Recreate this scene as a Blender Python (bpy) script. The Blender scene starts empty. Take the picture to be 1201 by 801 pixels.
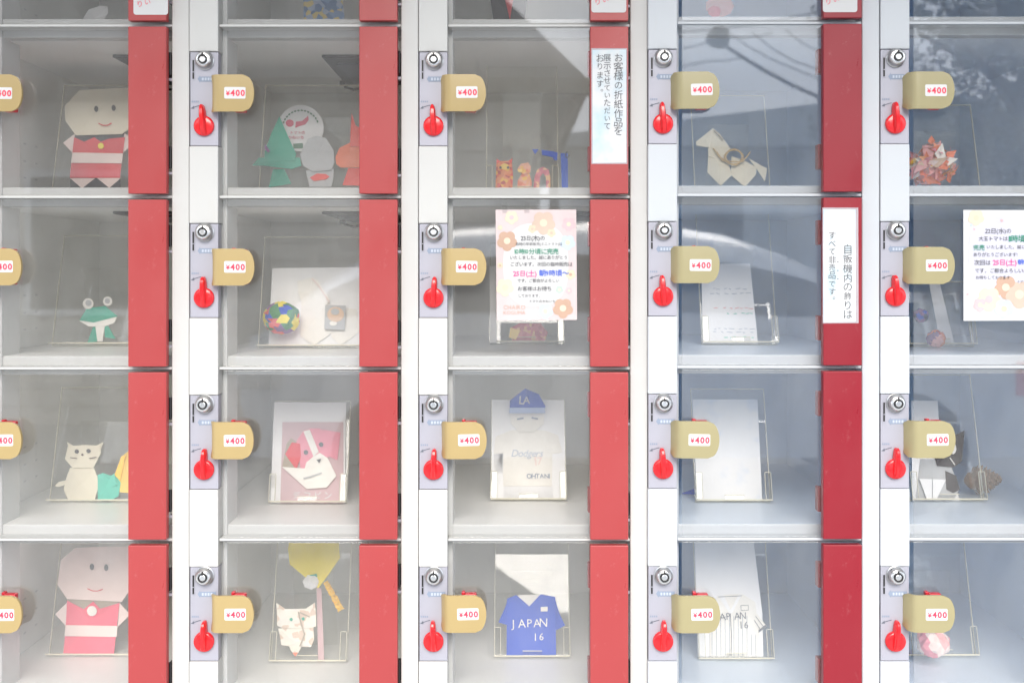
import bpy, bmesh, math, random
from mathutils import Vector, Matrix, noise
R = math.radians
rnd = random.Random(7)
SC = bpy.context.scene
COL = SC.collection

# ------------------------------------------------------------------ camera
D = 1.5                     # camera to the door fronts
HC = 1.27                   # camera height
U = 1 / 900                 # one photograph pixel on the door fronts, in metres
VX, VY = 600.5, 318.0       # where the camera looks straight ahead, in photograph pixels
cam = bpy.data.cameras.new('camera'); camo = bpy.data.objects.new('camera', cam); COL.objects.link(camo)
camo.location = (0, -D, HC); camo.rotation_euler = (R(90), 0, 0)
cam.sensor_width = 36; cam.lens = 36 * D / (1201 * U); cam.shift_y = -82.5 / 1201
cam.clip_start = .05; cam.clip_end = 500
cam.dof.use_dof = True; cam.dof.focus_distance = D; cam.dof.aperture_fstop = 6.7
SC.camera = camo

# ------------------------------------------------------------------ world, sun, exposure
SUN_EL, SUN_AZ = 33, 2     # azimuth of the sun seen from the machines, left of straight out
w = bpy.data.worlds.new('World'); SC.world = w; w.use_nodes = True
nt = w.node_tree; nt.nodes.clear()
wo = nt.nodes.new('ShaderNodeOutputWorld'); wb = nt.nodes.new('ShaderNodeBackground')
sky = nt.nodes.new('ShaderNodeTexSky'); sky.sky_type = 'NISHITA'; sky.sun_disc = False
sky.sun_elevation = R(SUN_EL); sky.sun_rotation = R(180 + SUN_AZ)
sky.air_density = 1.0; sky.dust_density = 3.0; sky.ozone_density = 1.0
hs = nt.nodes.new('ShaderNodeHueSaturation'); hs.inputs['Saturation'].default_value = .55
nt.links.new(sky.outputs[0], hs.inputs['Color'])
tc = nt.nodes.new('ShaderNodeTexCoord'); nz = nt.nodes.new('ShaderNodeTexNoise')
nz.inputs['Scale'].default_value = 2.2; nz.inputs['Detail'].default_value = 5
rp = nt.nodes.new('ShaderNodeValToRGB'); rp.color_ramp.elements[0].position = .25; rp.color_ramp.elements[1].position = .60
rp.color_ramp.elements[0].color = (0, 0, 0, 1); rp.color_ramp.elements[1].color = (1, 1, 1, 1)
mx = nt.nodes.new('ShaderNodeMix'); mx.data_type = 'RGBA'
mx.inputs[7].default_value = (14.2, 15.4, 17.2, 1)      # thin bright cloud
nt.links.new(tc.outputs['Generated'], nz.inputs['Vector']); nt.links.new(nz.outputs['Fac'], rp.inputs['Fac'])
nt.links.new(rp.outputs[0], mx.inputs[0]); nt.links.new(hs.outputs[0], mx.inputs[6])
nt.links.new(mx.outputs[2], wb.inputs['Color']); wb.inputs['Strength'].default_value = .11
nt.links.new(wb.outputs[0], wo.inputs[0])
sl = bpy.data.lights.new('sun', 'SUN'); sl.energy = 2.3; sl.angle = R(35); sl.color = (1, .93, .84)
so = bpy.data.objects.new('sun', sl); COL.objects.link(so)
_d = Vector((math.sin(R(SUN_AZ)) * math.cos(R(SUN_EL)), -math.cos(R(SUN_AZ)) * math.cos(R(SUN_EL)), math.sin(R(SUN_EL))))
so.rotation_euler = _d.to_track_quat('Z', 'Y').to_euler(); so.location = (-3, -6, 9)
vs = SC.view_settings; SC.display_settings.display_device = 'sRGB'
vs.view_transform = 'Standard'; vs.look = 'None'; vs.gamma = 1; vs.exposure = 0.55; vs.use_curve_mapping = False
SC.cycles.transparent_max_bounces = 48; SC.cycles.max_bounces = 14; SC.cycles.glossy_bounces = 6
SC.cycles.diffuse_bounces = 9; SC.cycles.sample_clamp_indirect = 6; SC.cycles.use_denoising = True
SC.cycles.caustics_reflective = False; SC.cycles.caustics_refractive = False

# ------------------------------------------------------------------ materials
MATS = {}
def srgb(r, g, b):
    f = lambda c: ((c / 255 + .055) / 1.055) ** 2.4 if c > 10 else c / 255 / 12.92
    return (f(r), f(g), f(b))
def mat(name, col, rough=.5, metal=0, bump=0, bscale=200, vary=0, vscale=8, coat=0, spec=.5, trans=0):
    if name in MATS: return MATS[name]
    m = bpy.data.materials.new(name); m.use_nodes = True; n = m.node_tree; p = n.nodes['Principled BSDF']
    p.inputs['Base Color'].default_value = (*col, 1); p.inputs['Roughness'].default_value = rough
    p.inputs['Metallic'].default_value = metal; p.inputs['Coat Weight'].default_value = coat
    p.inputs['Specular IOR Level'].default_value = spec
    if vary or bump:
        t = n.nodes.new('ShaderNodeTexCoord')
    if vary:
        a = n.nodes.new('ShaderNodeTexNoise'); a.inputs['Scale'].default_value = vscale; a.inputs['Detail'].default_value = 6
        r = n.nodes.new('ShaderNodeMapRange'); r.inputs[1].default_value = .3; r.inputs[2].default_value = .7
        r.inputs[3].default_value = 1 - vary; r.inputs[4].default_value = 1 + vary * .4
        h = n.nodes.new('ShaderNodeHueSaturation'); h.inputs['Color'].default_value = (*col, 1)
        n.links.new(t.outputs['Object'], a.inputs['Vector']); n.links.new(a.outputs['Fac'], r.inputs[0])
        n.links.new(r.outputs[0], h.inputs['Value']); n.links.new(h.outputs[0], p.inputs['Base Color'])
    if bump:
        a = n.nodes.new('ShaderNodeTexNoise'); a.inputs['Scale'].default_value = bscale; a.inputs['Detail'].default_value = 3
        b = n.nodes.new('ShaderNodeBump'); b.inputs['Strength'].default_value = bump; b.inputs['Distance'].default_value = .002
        n.links.new(t.outputs['Object'], a.inputs['Vector']); n.links.new(a.outputs['Fac'], b.inputs['Height'])
        n.links.new(b.outputs[0], p.inputs['Normal'])
    MATS[name] = m; return m
def worn(m, amt=.12, rough=(.28, .5), scale=7, streak=(1, 1, 1), dirt=(.5, .48, .44), cover=.10):
    n = m.node_tree; p = n.nodes['Principled BSDF']; t = n.nodes.new('ShaderNodeTexCoord'); mp = n.nodes.new('ShaderNodeMapping'); mp.inputs['Scale'].default_value = streak
    a = n.nodes.new('ShaderNodeTexNoise'); a.inputs['Scale'].default_value = scale; a.inputs['Detail'].default_value = 8; a.inputs['Roughness'].default_value = .65
    r = n.nodes.new('ShaderNodeMapRange'); r.inputs[1].default_value = .35; r.inputs[2].default_value = .7; r.inputs[3].default_value = rough[0]; r.inputs[4].default_value = rough[1]
    n.links.new(t.outputs['Object'], mp.inputs[0]); n.links.new(mp.outputs[0], a.inputs['Vector']); n.links.new(a.outputs['Fac'], r.inputs[0]); n.links.new(r.outputs[0], p.inputs['Roughness'])
    b2 = n.nodes.new('ShaderNodeTexNoise'); b2.inputs['Scale'].default_value = scale * 9; b2.inputs['Detail'].default_value = 9; b2.inputs['Roughness'].default_value = .75
    r2 = n.nodes.new('ShaderNodeMapRange'); r2.inputs[1].default_value = .60; r2.inputs[2].default_value = .78; r2.inputs[3].default_value = 0; r2.inputs[4].default_value = amt
    mi = n.nodes.new('ShaderNodeMix'); mi.data_type = 'RGBA'; src = p.inputs['Base Color'].links[0].from_socket
    n.links.new(mp.outputs[0], b2.inputs['Vector']); n.links.new(b2.outputs['Fac'], r2.inputs[0]); n.links.new(r2.outputs[0], mi.inputs[0]); n.links.new(src, mi.inputs[6]); mi.inputs[7].default_value = (*dirt, 1)
    n.links.new(mi.outputs[2], p.inputs['Base Color'])
def clear(name, f0=.05, tint=(1, 1, 1), dust_veil=.0, dscale=40, rough=0.0):
    if name in MATS: return MATS[name]
    m = bpy.data.materials.new(name); m.use_nodes = True; n = m.node_tree; n.nodes.clear()
    o = n.nodes.new('ShaderNodeOutputMaterial'); tr = n.nodes.new('ShaderNodeBsdfTransparent'); gl = n.nodes.new('ShaderNodeBsdfGlossy')
    tr.inputs[0].default_value = (*tint, 1); gl.inputs['Roughness'].default_value = rough
    lw = n.nodes.new('ShaderNodeLayerWeight'); lw.inputs['Blend'].default_value = .5
    pw = n.nodes.new('ShaderNodeMath'); pw.operation = 'POWER'; pw.inputs[1].default_value = 5
    ma = n.nodes.new('ShaderNodeMath'); ma.operation = 'MULTIPLY_ADD'; ma.inputs[1].default_value = 1 - f0; ma.inputs[2].default_value = f0
    n.links.new(lw.outputs['Facing'], pw.inputs[0]); n.links.new(pw.outputs[0], ma.inputs[0])
    mi = n.nodes.new('ShaderNodeMixShader'); n.links.new(ma.outputs[0], mi.inputs[0]); n.links.new(tr.outputs[0], mi.inputs[1]); n.links.new(gl.outputs[0], mi.inputs[2])
    last = mi
    if dust_veil:
        t = n.nodes.new('ShaderNodeTexCoord'); mp = n.nodes.new('ShaderNodeMapping'); mp.inputs['Scale'].default_value = (1, 1, .35)
        a = n.nodes.new('ShaderNodeTexNoise'); a.inputs['Scale'].default_value = dscale; a.inputs['Detail'].default_value = 8; a.inputs['Roughness'].default_value = .7
        r = n.nodes.new('ShaderNodeMapRange'); r.inputs[1].default_value = .45; r.inputs[2].default_value = .8; r.inputs[3].default_value = dust_veil * .42; r.inputs[4].default_value = dust_veil
        df = n.nodes.new('ShaderNodeBsdfDiffuse'); df.inputs[0].default_value = (.8, .8, .78, 1)
        m2 = n.nodes.new('ShaderNodeMixShader')
        n.links.new(t.outputs['Object'], mp.inputs[0]); n.links.new(mp.outputs[0], a.inputs['Vector']); n.links.new(a.outputs['Fac'], r.inputs[0])
        n.links.new(r.outputs[0], m2.inputs[0]); n.links.new(mi.outputs[0], m2.inputs[1]); n.links.new(df.outputs[0], m2.inputs[2]); last = m2
    n.links.new(last.outputs[0], o.inputs[0]); MATS[name] = m; return m
def sheer(name, col, fac):           # thin tracing paper / film
    if name in MATS: return MATS[name]
    m = bpy.data.materials.new(name); m.use_nodes = True; n = m.node_tree; n.nodes.clear()
    o = n.nodes.new('ShaderNodeOutputMaterial'); tr = n.nodes.new('ShaderNodeBsdfTransparent'); df = n.nodes.new('ShaderNodeBsdfDiffuse')
    df.inputs[0].default_value = (*col, 1); mi = n.nodes.new('ShaderNodeMixShader'); mi.inputs[0].default_value = fac
    n.links.new(tr.outputs[0], mi.inputs[1]); n.links.new(df.outputs[0], mi.inputs[2]); n.links.new(mi.outputs[0], o.inputs[0])
    MATS[name] = m; return m
def patterned(name, cols, scale=60, rough=.6, metal=0, coat=0):
    if name in MATS: return MATS[name]
    m = mat(name, cols[0], rough, metal, coat=coat); n = m.node_tree; p = n.nodes['Principled BSDF']
    t = n.nodes.new('ShaderNodeTexCoord'); v = n.nodes.new('ShaderNodeTexVoronoi'); v.inputs['Scale'].default_value = scale
    s = n.nodes.new('ShaderNodeSeparateColor'); r = n.nodes.new('ShaderNodeValToRGB'); r.color_ramp.interpolation = 'CONSTANT'
    els = r.color_ramp.elements
    while len(els) < len(cols): els.new(.5)
    for i, c in enumerate(cols): els[i].position = i / len(cols); els[i].color = (*c, 1)
    n.links.new(t.outputs['Object'], v.inputs['Vector']); n.links.new(v.outputs['Color'], s.inputs[0]); n.links.new(s.outputs[0], r.inputs[0]); n.links.new(r.outputs[0], p.inputs['Base Color'])
    return m

WHITE_L = mat('white_powder_coat', (.575, .575, .56), .38, bump=.04, bscale=900, vary=.02, vscale=3)
WHITE_R = mat('cool_lit_white_powder_coat', (.55, .578, .61), .36, bump=.04, bscale=900, vary=.02, vscale=3)  # cooler copy of the white, carrying the bluish light on the right locker
IN_L = mat('warm_grey_interior', (.93, .925, .90), .5, vary=.05, vscale=5, bump=.03, bscale=600)
IN_R = mat('cool_lit_blue_grey_interior', (.76, .85, .95), .45, vary=.05, vscale=5, bump=.03, bscale=600)  # blue of mirrored sky and cool light put into the right interior's colour
RED_L = mat('coral_red_paint', srgb(168, 65, 66), .38, vary=.05, vscale=6, bump=.02, bscale=700)
RED_R = mat('cool_lit_crimson_paint', srgb(142, 27, 41), .34, vary=.05, vscale=6, bump=.02, bscale=700)  # deeper red, partly the cooler light on the right locker
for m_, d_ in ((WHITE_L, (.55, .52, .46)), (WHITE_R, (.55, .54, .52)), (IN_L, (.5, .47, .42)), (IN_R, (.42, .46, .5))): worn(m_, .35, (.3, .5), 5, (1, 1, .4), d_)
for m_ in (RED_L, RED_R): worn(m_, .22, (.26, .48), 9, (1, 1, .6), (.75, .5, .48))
YEL_L = mat('mustard_plastic', srgb(176, 154, 106), .36, vary=.04, vscale=20, bump=.02, bscale=500)
YEL_R = mat('cool_lit_khaki_plastic', srgb(162, 153, 116), .36, vary=.04, vscale=20, bump=.02, bscale=500)  # handle colour cooled to carry the bluish light of the right side
PLATE = mat('grey_lock_plate', (.41, .41, .47), .42, metal=.15, bump=.02, bscale=1200, vary=.03, vscale=30)
STEELC = mat('brushed_steel', (.50, .50, .50), .3, metal=1)
CHROME = mat('chrome', (.85, .85, .85), .26, metal=1)
DARKM = mat('dark_metal', (.06, .06, .06), .4, metal=.6)
BLACK = mat('black_plastic', (.012, .012, .013), .5)
KNOB = mat('red_gloss_plastic', srgb(226, 30, 38), .22, coat=.3)
CATCH = mat('dark_red_plastic', srgb(190, 30, 48), .35)
LABELW = mat('white_label', (.68, .68, .68), .45)
PRICE = mat('price_red_ink', srgb(232, 60, 88), .5)
GREYINK = mat('blue_grey_ink', srgb(140, 152, 172), .5)
PALEINK = mat('pale_grey_ink', srgb(186, 194, 208), .5)
DARKINK = mat('dark_grey_ink', srgb(98, 104, 116), .5)
PEN = mat('black_pen', (.05, .05, .06), .6); PENGREY = mat('grey_pen', (.09, .09, .10), .6)
GREENPEN = mat('green_marker', srgb(30, 140, 110), .6); PINKPEN = mat('pink_marker', srgb(245, 70, 150), .6); BLUEPEN = mat('blue_marker', srgb(40, 90, 210), .6)
PANE = clear('clear_door_panel', .085, dust_veil=.085, dscale=9)  # dust film, strengthened to carry the pale reflected veil over the interiors
ACR = clear('clear_acrylic', .045, tint=(.985, .985, .975))
EDGE = sheer('acrylic_edge', (.9, .86, .70), .66)
PAPER = mat('white_paper', (.9, .9, .9), .75, bump=.1, bscale=60)

# ------------------------------------------------------------------ mesh helpers
class MB:
    def __init__(s): s.v, s.f, s.m, s.mats = [], [], [], []
    def mi(s, m):
        if m not in s.mats: s.mats.append(m)
        return s.mats.index(m)
    def add(s, vs_, fs, m):
        o = len(s.v); s.v += [tuple(v) for v in vs_]; k = s.mi(m)
        for f in fs: s.f.append([o + i for i in f]); s.m.append(k)
    def bm(s, b, m):
        b.verts.index_update(); s.add([v.co[:] for v in b.verts], [[v.index for v in f.verts] for f in b.faces], m); b.free()
    def box(s, x0, x1, y0, y1, z0, z1, m, bev=0, M=None):
        b = bmesh.new(); bmesh.ops.create_cube(b, size=1)
        for v in b.verts: v.co = Vector(((x0 + x1) / 2 + v.co.x * (x1 - x0), (y0 + y1) / 2 + v.co.y * (y1 - y0), (z0 + z1) / 2 + v.co.z * (z1 - z0)))
        if bev: bmesh.ops.bevel(b, geom=list(b.edges), offset=bev, segments=2, profile=.5, affect='EDGES', clamp_overlap=True)
        if M: bmesh.ops.transform(b, matrix=M, verts=b.verts)
        s.bm(b, m)
    def lathe(s, prof, c, axis, m, n=28):         # prof: (radius, distance along axis)
        axis = Vector(axis).normalized(); q = axis.to_track_quat('Z', 'Y'); vs_, fs = [], []
        for r, h in prof:
            for i in range(n):
                a = 2 * math.pi * i / n; vs_.append(Vector(c) + q @ Vector((r * math.cos(a), r * math.sin(a), h)))
        for k in range(len(prof) - 1):
            for i in range(n):
                j = (i + 1) % n; fs.append([k * n + i, k * n + j, (k + 1) * n + j, (k + 1) * n + i])
        fs.append(list(range(n))[::-1]); fs.append([(len(prof) - 1) * n + i for i in range(n)])
        s.add(vs_, fs, m)
    def tube(s, pts, r, m, n=8):
        pts = [Vector(p) for p in pts]; vs_, fs = [], []
        for k, p in enumerate(pts):
            t = (pts[min(k + 1, len(pts) - 1)] - pts[max(k - 1, 0)]).normalized(); q = t.to_track_quat('Z', 'Y')
            rr = r[k] if isinstance(r, (list, tuple)) else r
            for i in range(n):
                a = 2 * math.pi * i / n; vs_.append(p + q @ Vector((rr * math.cos(a), rr * math.sin(a), 0)))
        for k in range(len(pts) - 1):
            for i in range(n):
                j = (i + 1) % n; fs.append([k * n + i, k * n + j, (k + 1) * n + j, (k + 1) * n + i])
        fs.append(list(range(n))[::-1]); fs.append([(len(pts) - 1) * n + i for i in range(n)])
        s.add(vs_, fs, m)
    def prism(s, pts, nrm, t, m):                 # planar 3D outline, thickened along nrm by t, front = pts + nrm*t
        n = len(pts); a = [Vector(p) for p in pts]; b = [p + Vector(nrm) * t for p in a]
        ar = Vector((0, 0, 0))
        for i in range(n): ar += a[i].cross(a[(i + 1) % n])
        if ar.dot(Vector(nrm)) < 0: a.reverse(); b.reverse()
        fs = [list(range(n))[::-1], list(range(n, 2 * n))] + [[i, (i + 1) % n, n + (i + 1) % n, n + i] for i in range(n)]
        s.add(a + b, fs, m)
    def fan(s, pts, nrm, t, m, lift, cen=None):    # folded facet: outline thickened, centre raised
        n = len(pts); a = [Vector(p) for p in pts]; nr = Vector(nrm); b = [p + nr * t for p in a]
        ar = Vector((0, 0, 0))
        for i in range(n): ar += a[i].cross(a[(i + 1) % n])
        if ar.dot(nr) < 0: a.reverse(); b.reverse()
        c = (Vector(cen) if cen is not None else sum(a, Vector()) / n) + nr * (t + lift)
        fs = [list(range(n))[::-1]] + [[n + i, n + (i + 1) % n, 2 * n] for i in range(n)] + [[i, (i + 1) % n, n + (i + 1) % n, n + i] for i in range(n)]
        s.add(a + b + [c], fs, m)
    def text(s, txt, O, Ux, Uy, size, m, off=0.0, vertical=False, jit=0.0, gap=.06, eps=.0003, slant=0):
        O, Ux, Uy = Vector(O), Vector(Ux), Vector(Uy); N = Ux.cross(Uy); r = random.Random(hash_(txt)); p = 0
        for ch in txt:
            if ch == ' ': p += .4; continue
            gv, gf, x0, x1 = glyph(ch, off); wide = ord(ch) > 0x2000
            sc = size * (1 + r.uniform(-jit, jit)); a = r.uniform(-jit, jit) * .9
            cx = .5 if wide else (x0 + x1) / 2
            ox = oy = 0
            if vertical:
                ox, oy = (0, -p * size * 1.0)
                if ch in '。、': ox, oy = .55 * size, oy + .45 * size
                p += 1.0 + r.uniform(-jit, jit) * .5
            else:
                wdt = 1.0 if wide else (x1 - x0)
                ox = (p + (0 if wide else -x0)) * size; p += wdt * (1 if not wide else .96) + gap + r.uniform(-jit, jit) * .4
            ca, sa = math.cos(a), math.sin(a); out = []
            for x, y in gv:
                X, Y = x - cx, y - .38; X += slant * Y
                X, Y = (X * ca - Y * sa) * sc, (X * sa + Y * ca) * sc
                out.append(O + Ux * (X + cx * size + ox) + Uy * (Y + .38 * size + oy + r.uniform(-jit, jit) * 0) + N * eps)
            s.add(out, gf, m)
        return p * size
    def build(s, name, parent=None, smooth=False, ang=35, loc=None):
        me = bpy.data.meshes.new(name); o = bpy.data.objects.new(name, me); COL.objects.link(o)
        base = Vector((0, 0, 0))
        q = parent
        while q is not None: base += q.location; q = q.parent
        if loc is not None: o.location = Vector(loc) - base; base = Vector(loc)
        me.from_pydata([tuple(Vector(v) - base) for v in s.v], [], s.f)
        for m in s.mats: me.materials.append(m)
        me.polygons.foreach_set('material_index', s.m)
        if smooth:
            me.shade_smooth(); me.set_sharp_from_angle(angle=R(ang))
        me.update()
        if parent is not None: o.parent = parent
        return o
def hash_(t):
    h = 7
    for c in t: h = (h * 31 + ord(c)) % 1000003
    return h
_G = {}
def glyph(ch, off):
    k = (ch, off)
    if k not in _G:
        c = bpy.data.curves.new('glyph', 'FONT'); c.body = ch; c.resolution_u = 2; c.offset = off
        o = bpy.data.objects.new('glyph', c); COL.objects.link(o); bpy.context.view_layer.update()
        e = o.evaluated_get(bpy.context.evaluated_depsgraph_get()); m = e.to_mesh()
        v = [(a.co.x, a.co.y) for a in m.vertices]; f = [list(p.vertices) for p in m.polygons]; e.to_mesh_clear()
        bpy.data.objects.remove(o); bpy.data.curves.remove(c)
        _G[k] = (v, f, min([a[0] for a in v] or [0]), max([a[0] for a in v] or [.3]))
    return _G[k]
def tag(o, label, cat, group=None, kind=None):
    if label: o['label'] = label
    if cat: o['category'] = cat
    if group: o['group'] = group
    if kind: o['kind'] = kind
    return o
def thing(name, loc, label, cat, group=None):
    o = bpy.data.objects.new(name, None); o.empty_display_size = .03; o.location = loc; COL.objects.link(o)
    return tag(o, label, cat, group)
def W(px, py, y):             # where the sight line through a photograph pixel meets depth y
    k = U * (D + y) / D
    return Vector(((px - VX) * k, y, HC + (VY - py) * k))

# ------------------------------------------------------------------ the two locker machines
PITCH, ROW = 268.3, 200.7
YB = .50                       # depth of a compartment
def proto(mbuilder, name, smooth=False, ang=35):
    o = mbuilder.build(name, None, smooth, ang); COL.objects.unlink(o); return o
def place(src, parent, loc):
    o = src.copy(); COL.objects.link(o); o.parent = parent; o.location = loc; return o
def handle_mesh(m, sx):
    b = MB(); nx, nzv = 16, 15; H = 21.3; grids = []
    for layer in (0, 1):
        g = []
        for i in range(nx + 1):
            row = []
            for j in range(nzv + 1):
                t = -1 + 2 * j / nzv; s = i / nx
                xr = 42.5 - 7.5 * abs(t) ** 2.2 - 5.5 * abs(t) ** 14; xl = -11 + 2.5 * abs(t) ** 14
                x = xl + (xr - xl) * s ** .8
                d = max(0, (1 - (x + 11) / 13)); y = -.0235 * (1 - min(1, d) ** 2.6) ** (1 / 2.0) if d > 0 else -.0235
                if layer: y = y + .0042 if d < .75 else y + .0042 * (1 - d) * 4; x = x + (1.6 if d > .3 else 0)
                dome = .0007 * (1 - t * t)
                row.append((x * U * sx, y - (dome if not layer else 0), -(81.8 + t * H) * U))
            g.append(row)
        grids.append(g)
    vs_ = [p for g in grids for r_ in g for p in r_]; n1 = (nx + 1) * (nzv + 1)
    idx = lambda l, i, j: l * n1 + i * (nzv + 1) + j; fs = []
    for i in range(nx):
        for j in range(nzv):
            fs.append([idx(0, i, j), idx(0, i, j + 1), idx(0, i + 1, j + 1), idx(0, i + 1, j)])
            fs.append([idx(1, i, j), idx(1, i + 1, j), idx(1, i + 1, j + 1), idx(1, i, j + 1)])
    for i in range(nx):
        for j, a, c in ((0, i, i + 1), (nzv, i + 1, i)): fs.append([idx(0, a, j), idx(0, c, j), idx(1, c, j), idx(1, a, j)])
    for j in range(nzv):
        for i, a, c in ((0, j + 1, j), (nx, j, j + 1)): fs.append([idx(0, i, a), idx(0, i, c), idx(1, i, c), idx(1, i, a)])
    b.add(vs_, fs, m); return b
def rrect(x0, x1, z0, z1, r, y, n=4):
    out = []
    for cx, cz, a0 in ((x1 - r, z1 - r, 0), (x0 + r, z1 - r, 90), (x0 + r, z0 + r, 180), (x1 - r, z0 + r, 270)):
        for k in range(n + 1):
            a = R(a0 + 90 * k / n); out.append((cx + r * math.cos(a), y, cz + r * math.sin(a)))
    return out
def disc(cx, cz, rx, rz, y, n=20, rot=0):
    return [(cx + rx * math.cos(2 * math.pi * k / n) * math.cos(rot) - rz * math.sin(2 * math.pi * k / n) * math.sin(rot), y,
             cz + rx * math.cos(2 * math.pi * k / n) * math.sin(rot) + rz * math.sin(2 * math.pi * k / n) * math.cos(rot)) for k in range(n)]
FRONT = Vector((0, -1, 0))
def machine(label, xpx, zpx, yoff, sx, ncol, white, inner, red, yel, lamps):
    x0, z0 = (xpx - VX) * U, HC + (VY - zpx) * U + ROW * U            # local origin: pane left of first column, top line of the top row
    pit, row = PITCH * sx * U, ROW * U; nrow = 5
    root = thing('vending_locker', (x0, yoff, z0), label, 'vending locker')
    u = lambda a: a * U * sx; v = lambda a: -a * U
    zt, zb = v(-14), v(nrow * ROW + 14)
    # prototypes
    b = MB(); b.box(u(210.7), u(230.8), -.003, .06, v(nrow * ROW + 6), v(-6), white, .0012); P_post = proto(b, 'frame_post')
    covers = []
    for r in range(nrow + 1):
        top = (r - 1) * ROW + 141.6 if r else -6; bot = r * ROW + 31 if r < nrow else nrow * ROW + 6
        b = MB(); b.box(u(-36.9), u(-3.2), -.0048, .02, v(bot), v(top), white, .0011); covers.append(proto(b, 'lock_cover'))
    b = MB(); b.box(u(-36.6), u(1.8), .021, .078, v(nrow * ROW + 5), v(-5), white, .001); P_lbox = proto(b, 'lock_channel')
    b = MB()
    b.box(u(-37.4), u(-36.9), .079, YB + .012, v(nrow * ROW + 5), v(-5), inner); P_wall = proto(b, 'partition_wall')
    b = MB(); b.box(u(-36.2), u(231.2), .025, YB - .002, v(9.5), v(-12.3), white if white is WHITE_R else WHITE_L, .0012)
    P_shelf = proto(b, 'shelf')
    b = MB(); b.box(u(-2.6), u(210.4), -.001, .0246, v(1.5), v(-1.5), white, .0006); P_nose = proto(b, 'shelf_nose')
    b = MB(); b.box(u(-36.2), u(231.2), .0262, YB - .003, v(-11.9), v(-12.5), inner); P_liner = proto(b, 'floor_liner')
    b = MB(); b.box(u(-36.2), u(231.2), .045, YB - .003, v(10.1), v(9.7), inner); P_ceil = proto(b, 'ceiling_liner')
    slot = []
    b = MB()
    for gy in (.15, .19, .23):
        for gz in (118, 141, 163): b.box(u(231.0), u(231.35), gy, gy + .009, v(gz + 2.2), v(gz), LABELW if white is WHITE_R else DARKM)
    for gy in (.15, .19, .23):
        for gz in (118, 141, 163): b.box(u(-36.85), u(-36.5), gy, gy + .009, v(gz + 2.2), v(gz), LABELW)
    P_slot = proto(b, 'slot_plate'); P_slot['kind'] = 'stuff'
    b = MB(); b.box(u(2.6), u(172), -.0025, .0008, v(ROW - 2.6), v(2.6), PANE, .0004); P_door = proto(b, 'door')
    b = MB(); b.box(u(163), u(207.3), -.015, -.003, v(ROW - 3.0), v(3.8), red, .0009); P_strip = proto(b, 'red_strip')
    b = MB()
    b.box(u(161.4), u(180), .004, .019, 0, v(-29), red, .001)
    P_tab = proto(b, 'hinge_bracket')
    b = MB()
    b.box(u(205), u(210.3), .001, .016, 0, v(-22), BLACK, .0008); b.tube([(u(208.2), -.0005, v(2)), (u(208.2), -.0005, v(-24))], .0021, BLACK, 8)
    b.box(u(206.5), u(210.4), .0, .012, v(9), v(6), PLATE); P_hinge = proto(b, 'hinge')
    b = MB(); b.box(u(-36.2), u(-3.4), -.0028, .012, v(141), v(31.6), PLATE, .0005); P_plate = proto(b, 'lock_plate')
    c = (u(-19), -.0029, v(41.5))
    b = MB(); b.lathe([(11.2 * U, 0), (11.2 * U, .0015), (10.2 * U, .0022), (9.9 * U, .006), (9.3 * U, .0085), (8.4 * U, .0095)], c, (0, -1, 0), STEELC, 32); b.lathe([(8.2 * U, .009), (8.1 * U, .0105), (7.4 * U, .0114), (5.9 * U, .0118), (5.7 * U, .0108)], c, (0, -1, 0), CHROME, 32)
    b.lathe([(5.3 * U, .0104), (5.3 * U, .0121)], c, (0, -1, 0), BLACK, 24); b.lathe([(3.7 * U, .011), (3.4 * U, .0124), (2.8 * U, .0128)], c, (0, -1, 0), CHROME, 24)
    b.box(c[0] - .8 * U, c[0] + .8 * U, c[1] - .0133, c[1] - .0128 + .001, c[2] + 3.2 * U, c[2] + 7.4 * U, BLACK)
    P_cyl = proto(b, 'lock_cylinder', True, 30)
    b = MB(); b.box(u(-34.6), u(-30.4), -.0034, -.0026, v(64.5), v(39.5), PLATE, .0003); b.box(u(-33.4), u(-31.4), -.0037, -.0030, v(63), v(41), BLACK)
    b.box(u(-33.2), u(-31.6), -.0041, -.0036, v(55.4), v(54.4), PLATE); P_coin = proto(b, 'coin_slot')
    b = MB()
    b.prism([(u(x), -.0030, v(z)) for x, z in ((-27.5, 63), (-24.6, 58.6), (-24.6, 60.2), (-6, 60.2), (-6, 66.2), (-24.6, 66.2), (-24.6, 67.6))], FRONT, .0002, GREYINK)
    for k in range(4): b.prism(rrect(u(-22.5 + k * 3.4), u(-20.3 + k * 3.4), v(64.7), v(61.6), .0002, -.0033), FRONT, .00015, PALEINK)
    P_arrow = proto(b, 'arrow_mark')
    b = MB()
    pts = [(-34, 97), (-30, 95.4), (-26.5, 94.3), (-23.6, 93.6)]
    b.prism([(u(x), -.003, v(z - .45)) for x, z in pts] + [(u(x), -.003, v(z + .45)) for x, z in pts[::-1]], FRONT, .0002, DARKINK)
    b.prism([(u(-35.4), -.003, v(97.6)), (u(-31.8), -.003, v(94.4)), (u(-31.4), -.003, v(97.8))], FRONT, .00025, DARKINK)
    for k in range(4): b.prism(rrect(u(-34.5 + k * 2.3), u(-33 + k * 2.3), v(90.4), v(88.4), .0001, -.003), FRONT, .0002, GREYINK)
    P_turn = proto(b, 'turn_mark')
    kc = (u(-19.6), -.0029, v(118)); c = (0, 0, 0)
    b = MB(); b.lathe([(11.8 * U, 0), (11.8 * U, .0035), (11.2 * U, .0048), (9.5 * U, .0056), (4 * U, .006)], c, (0, -1, 0), KNOB, 36)
    secs = []
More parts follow.
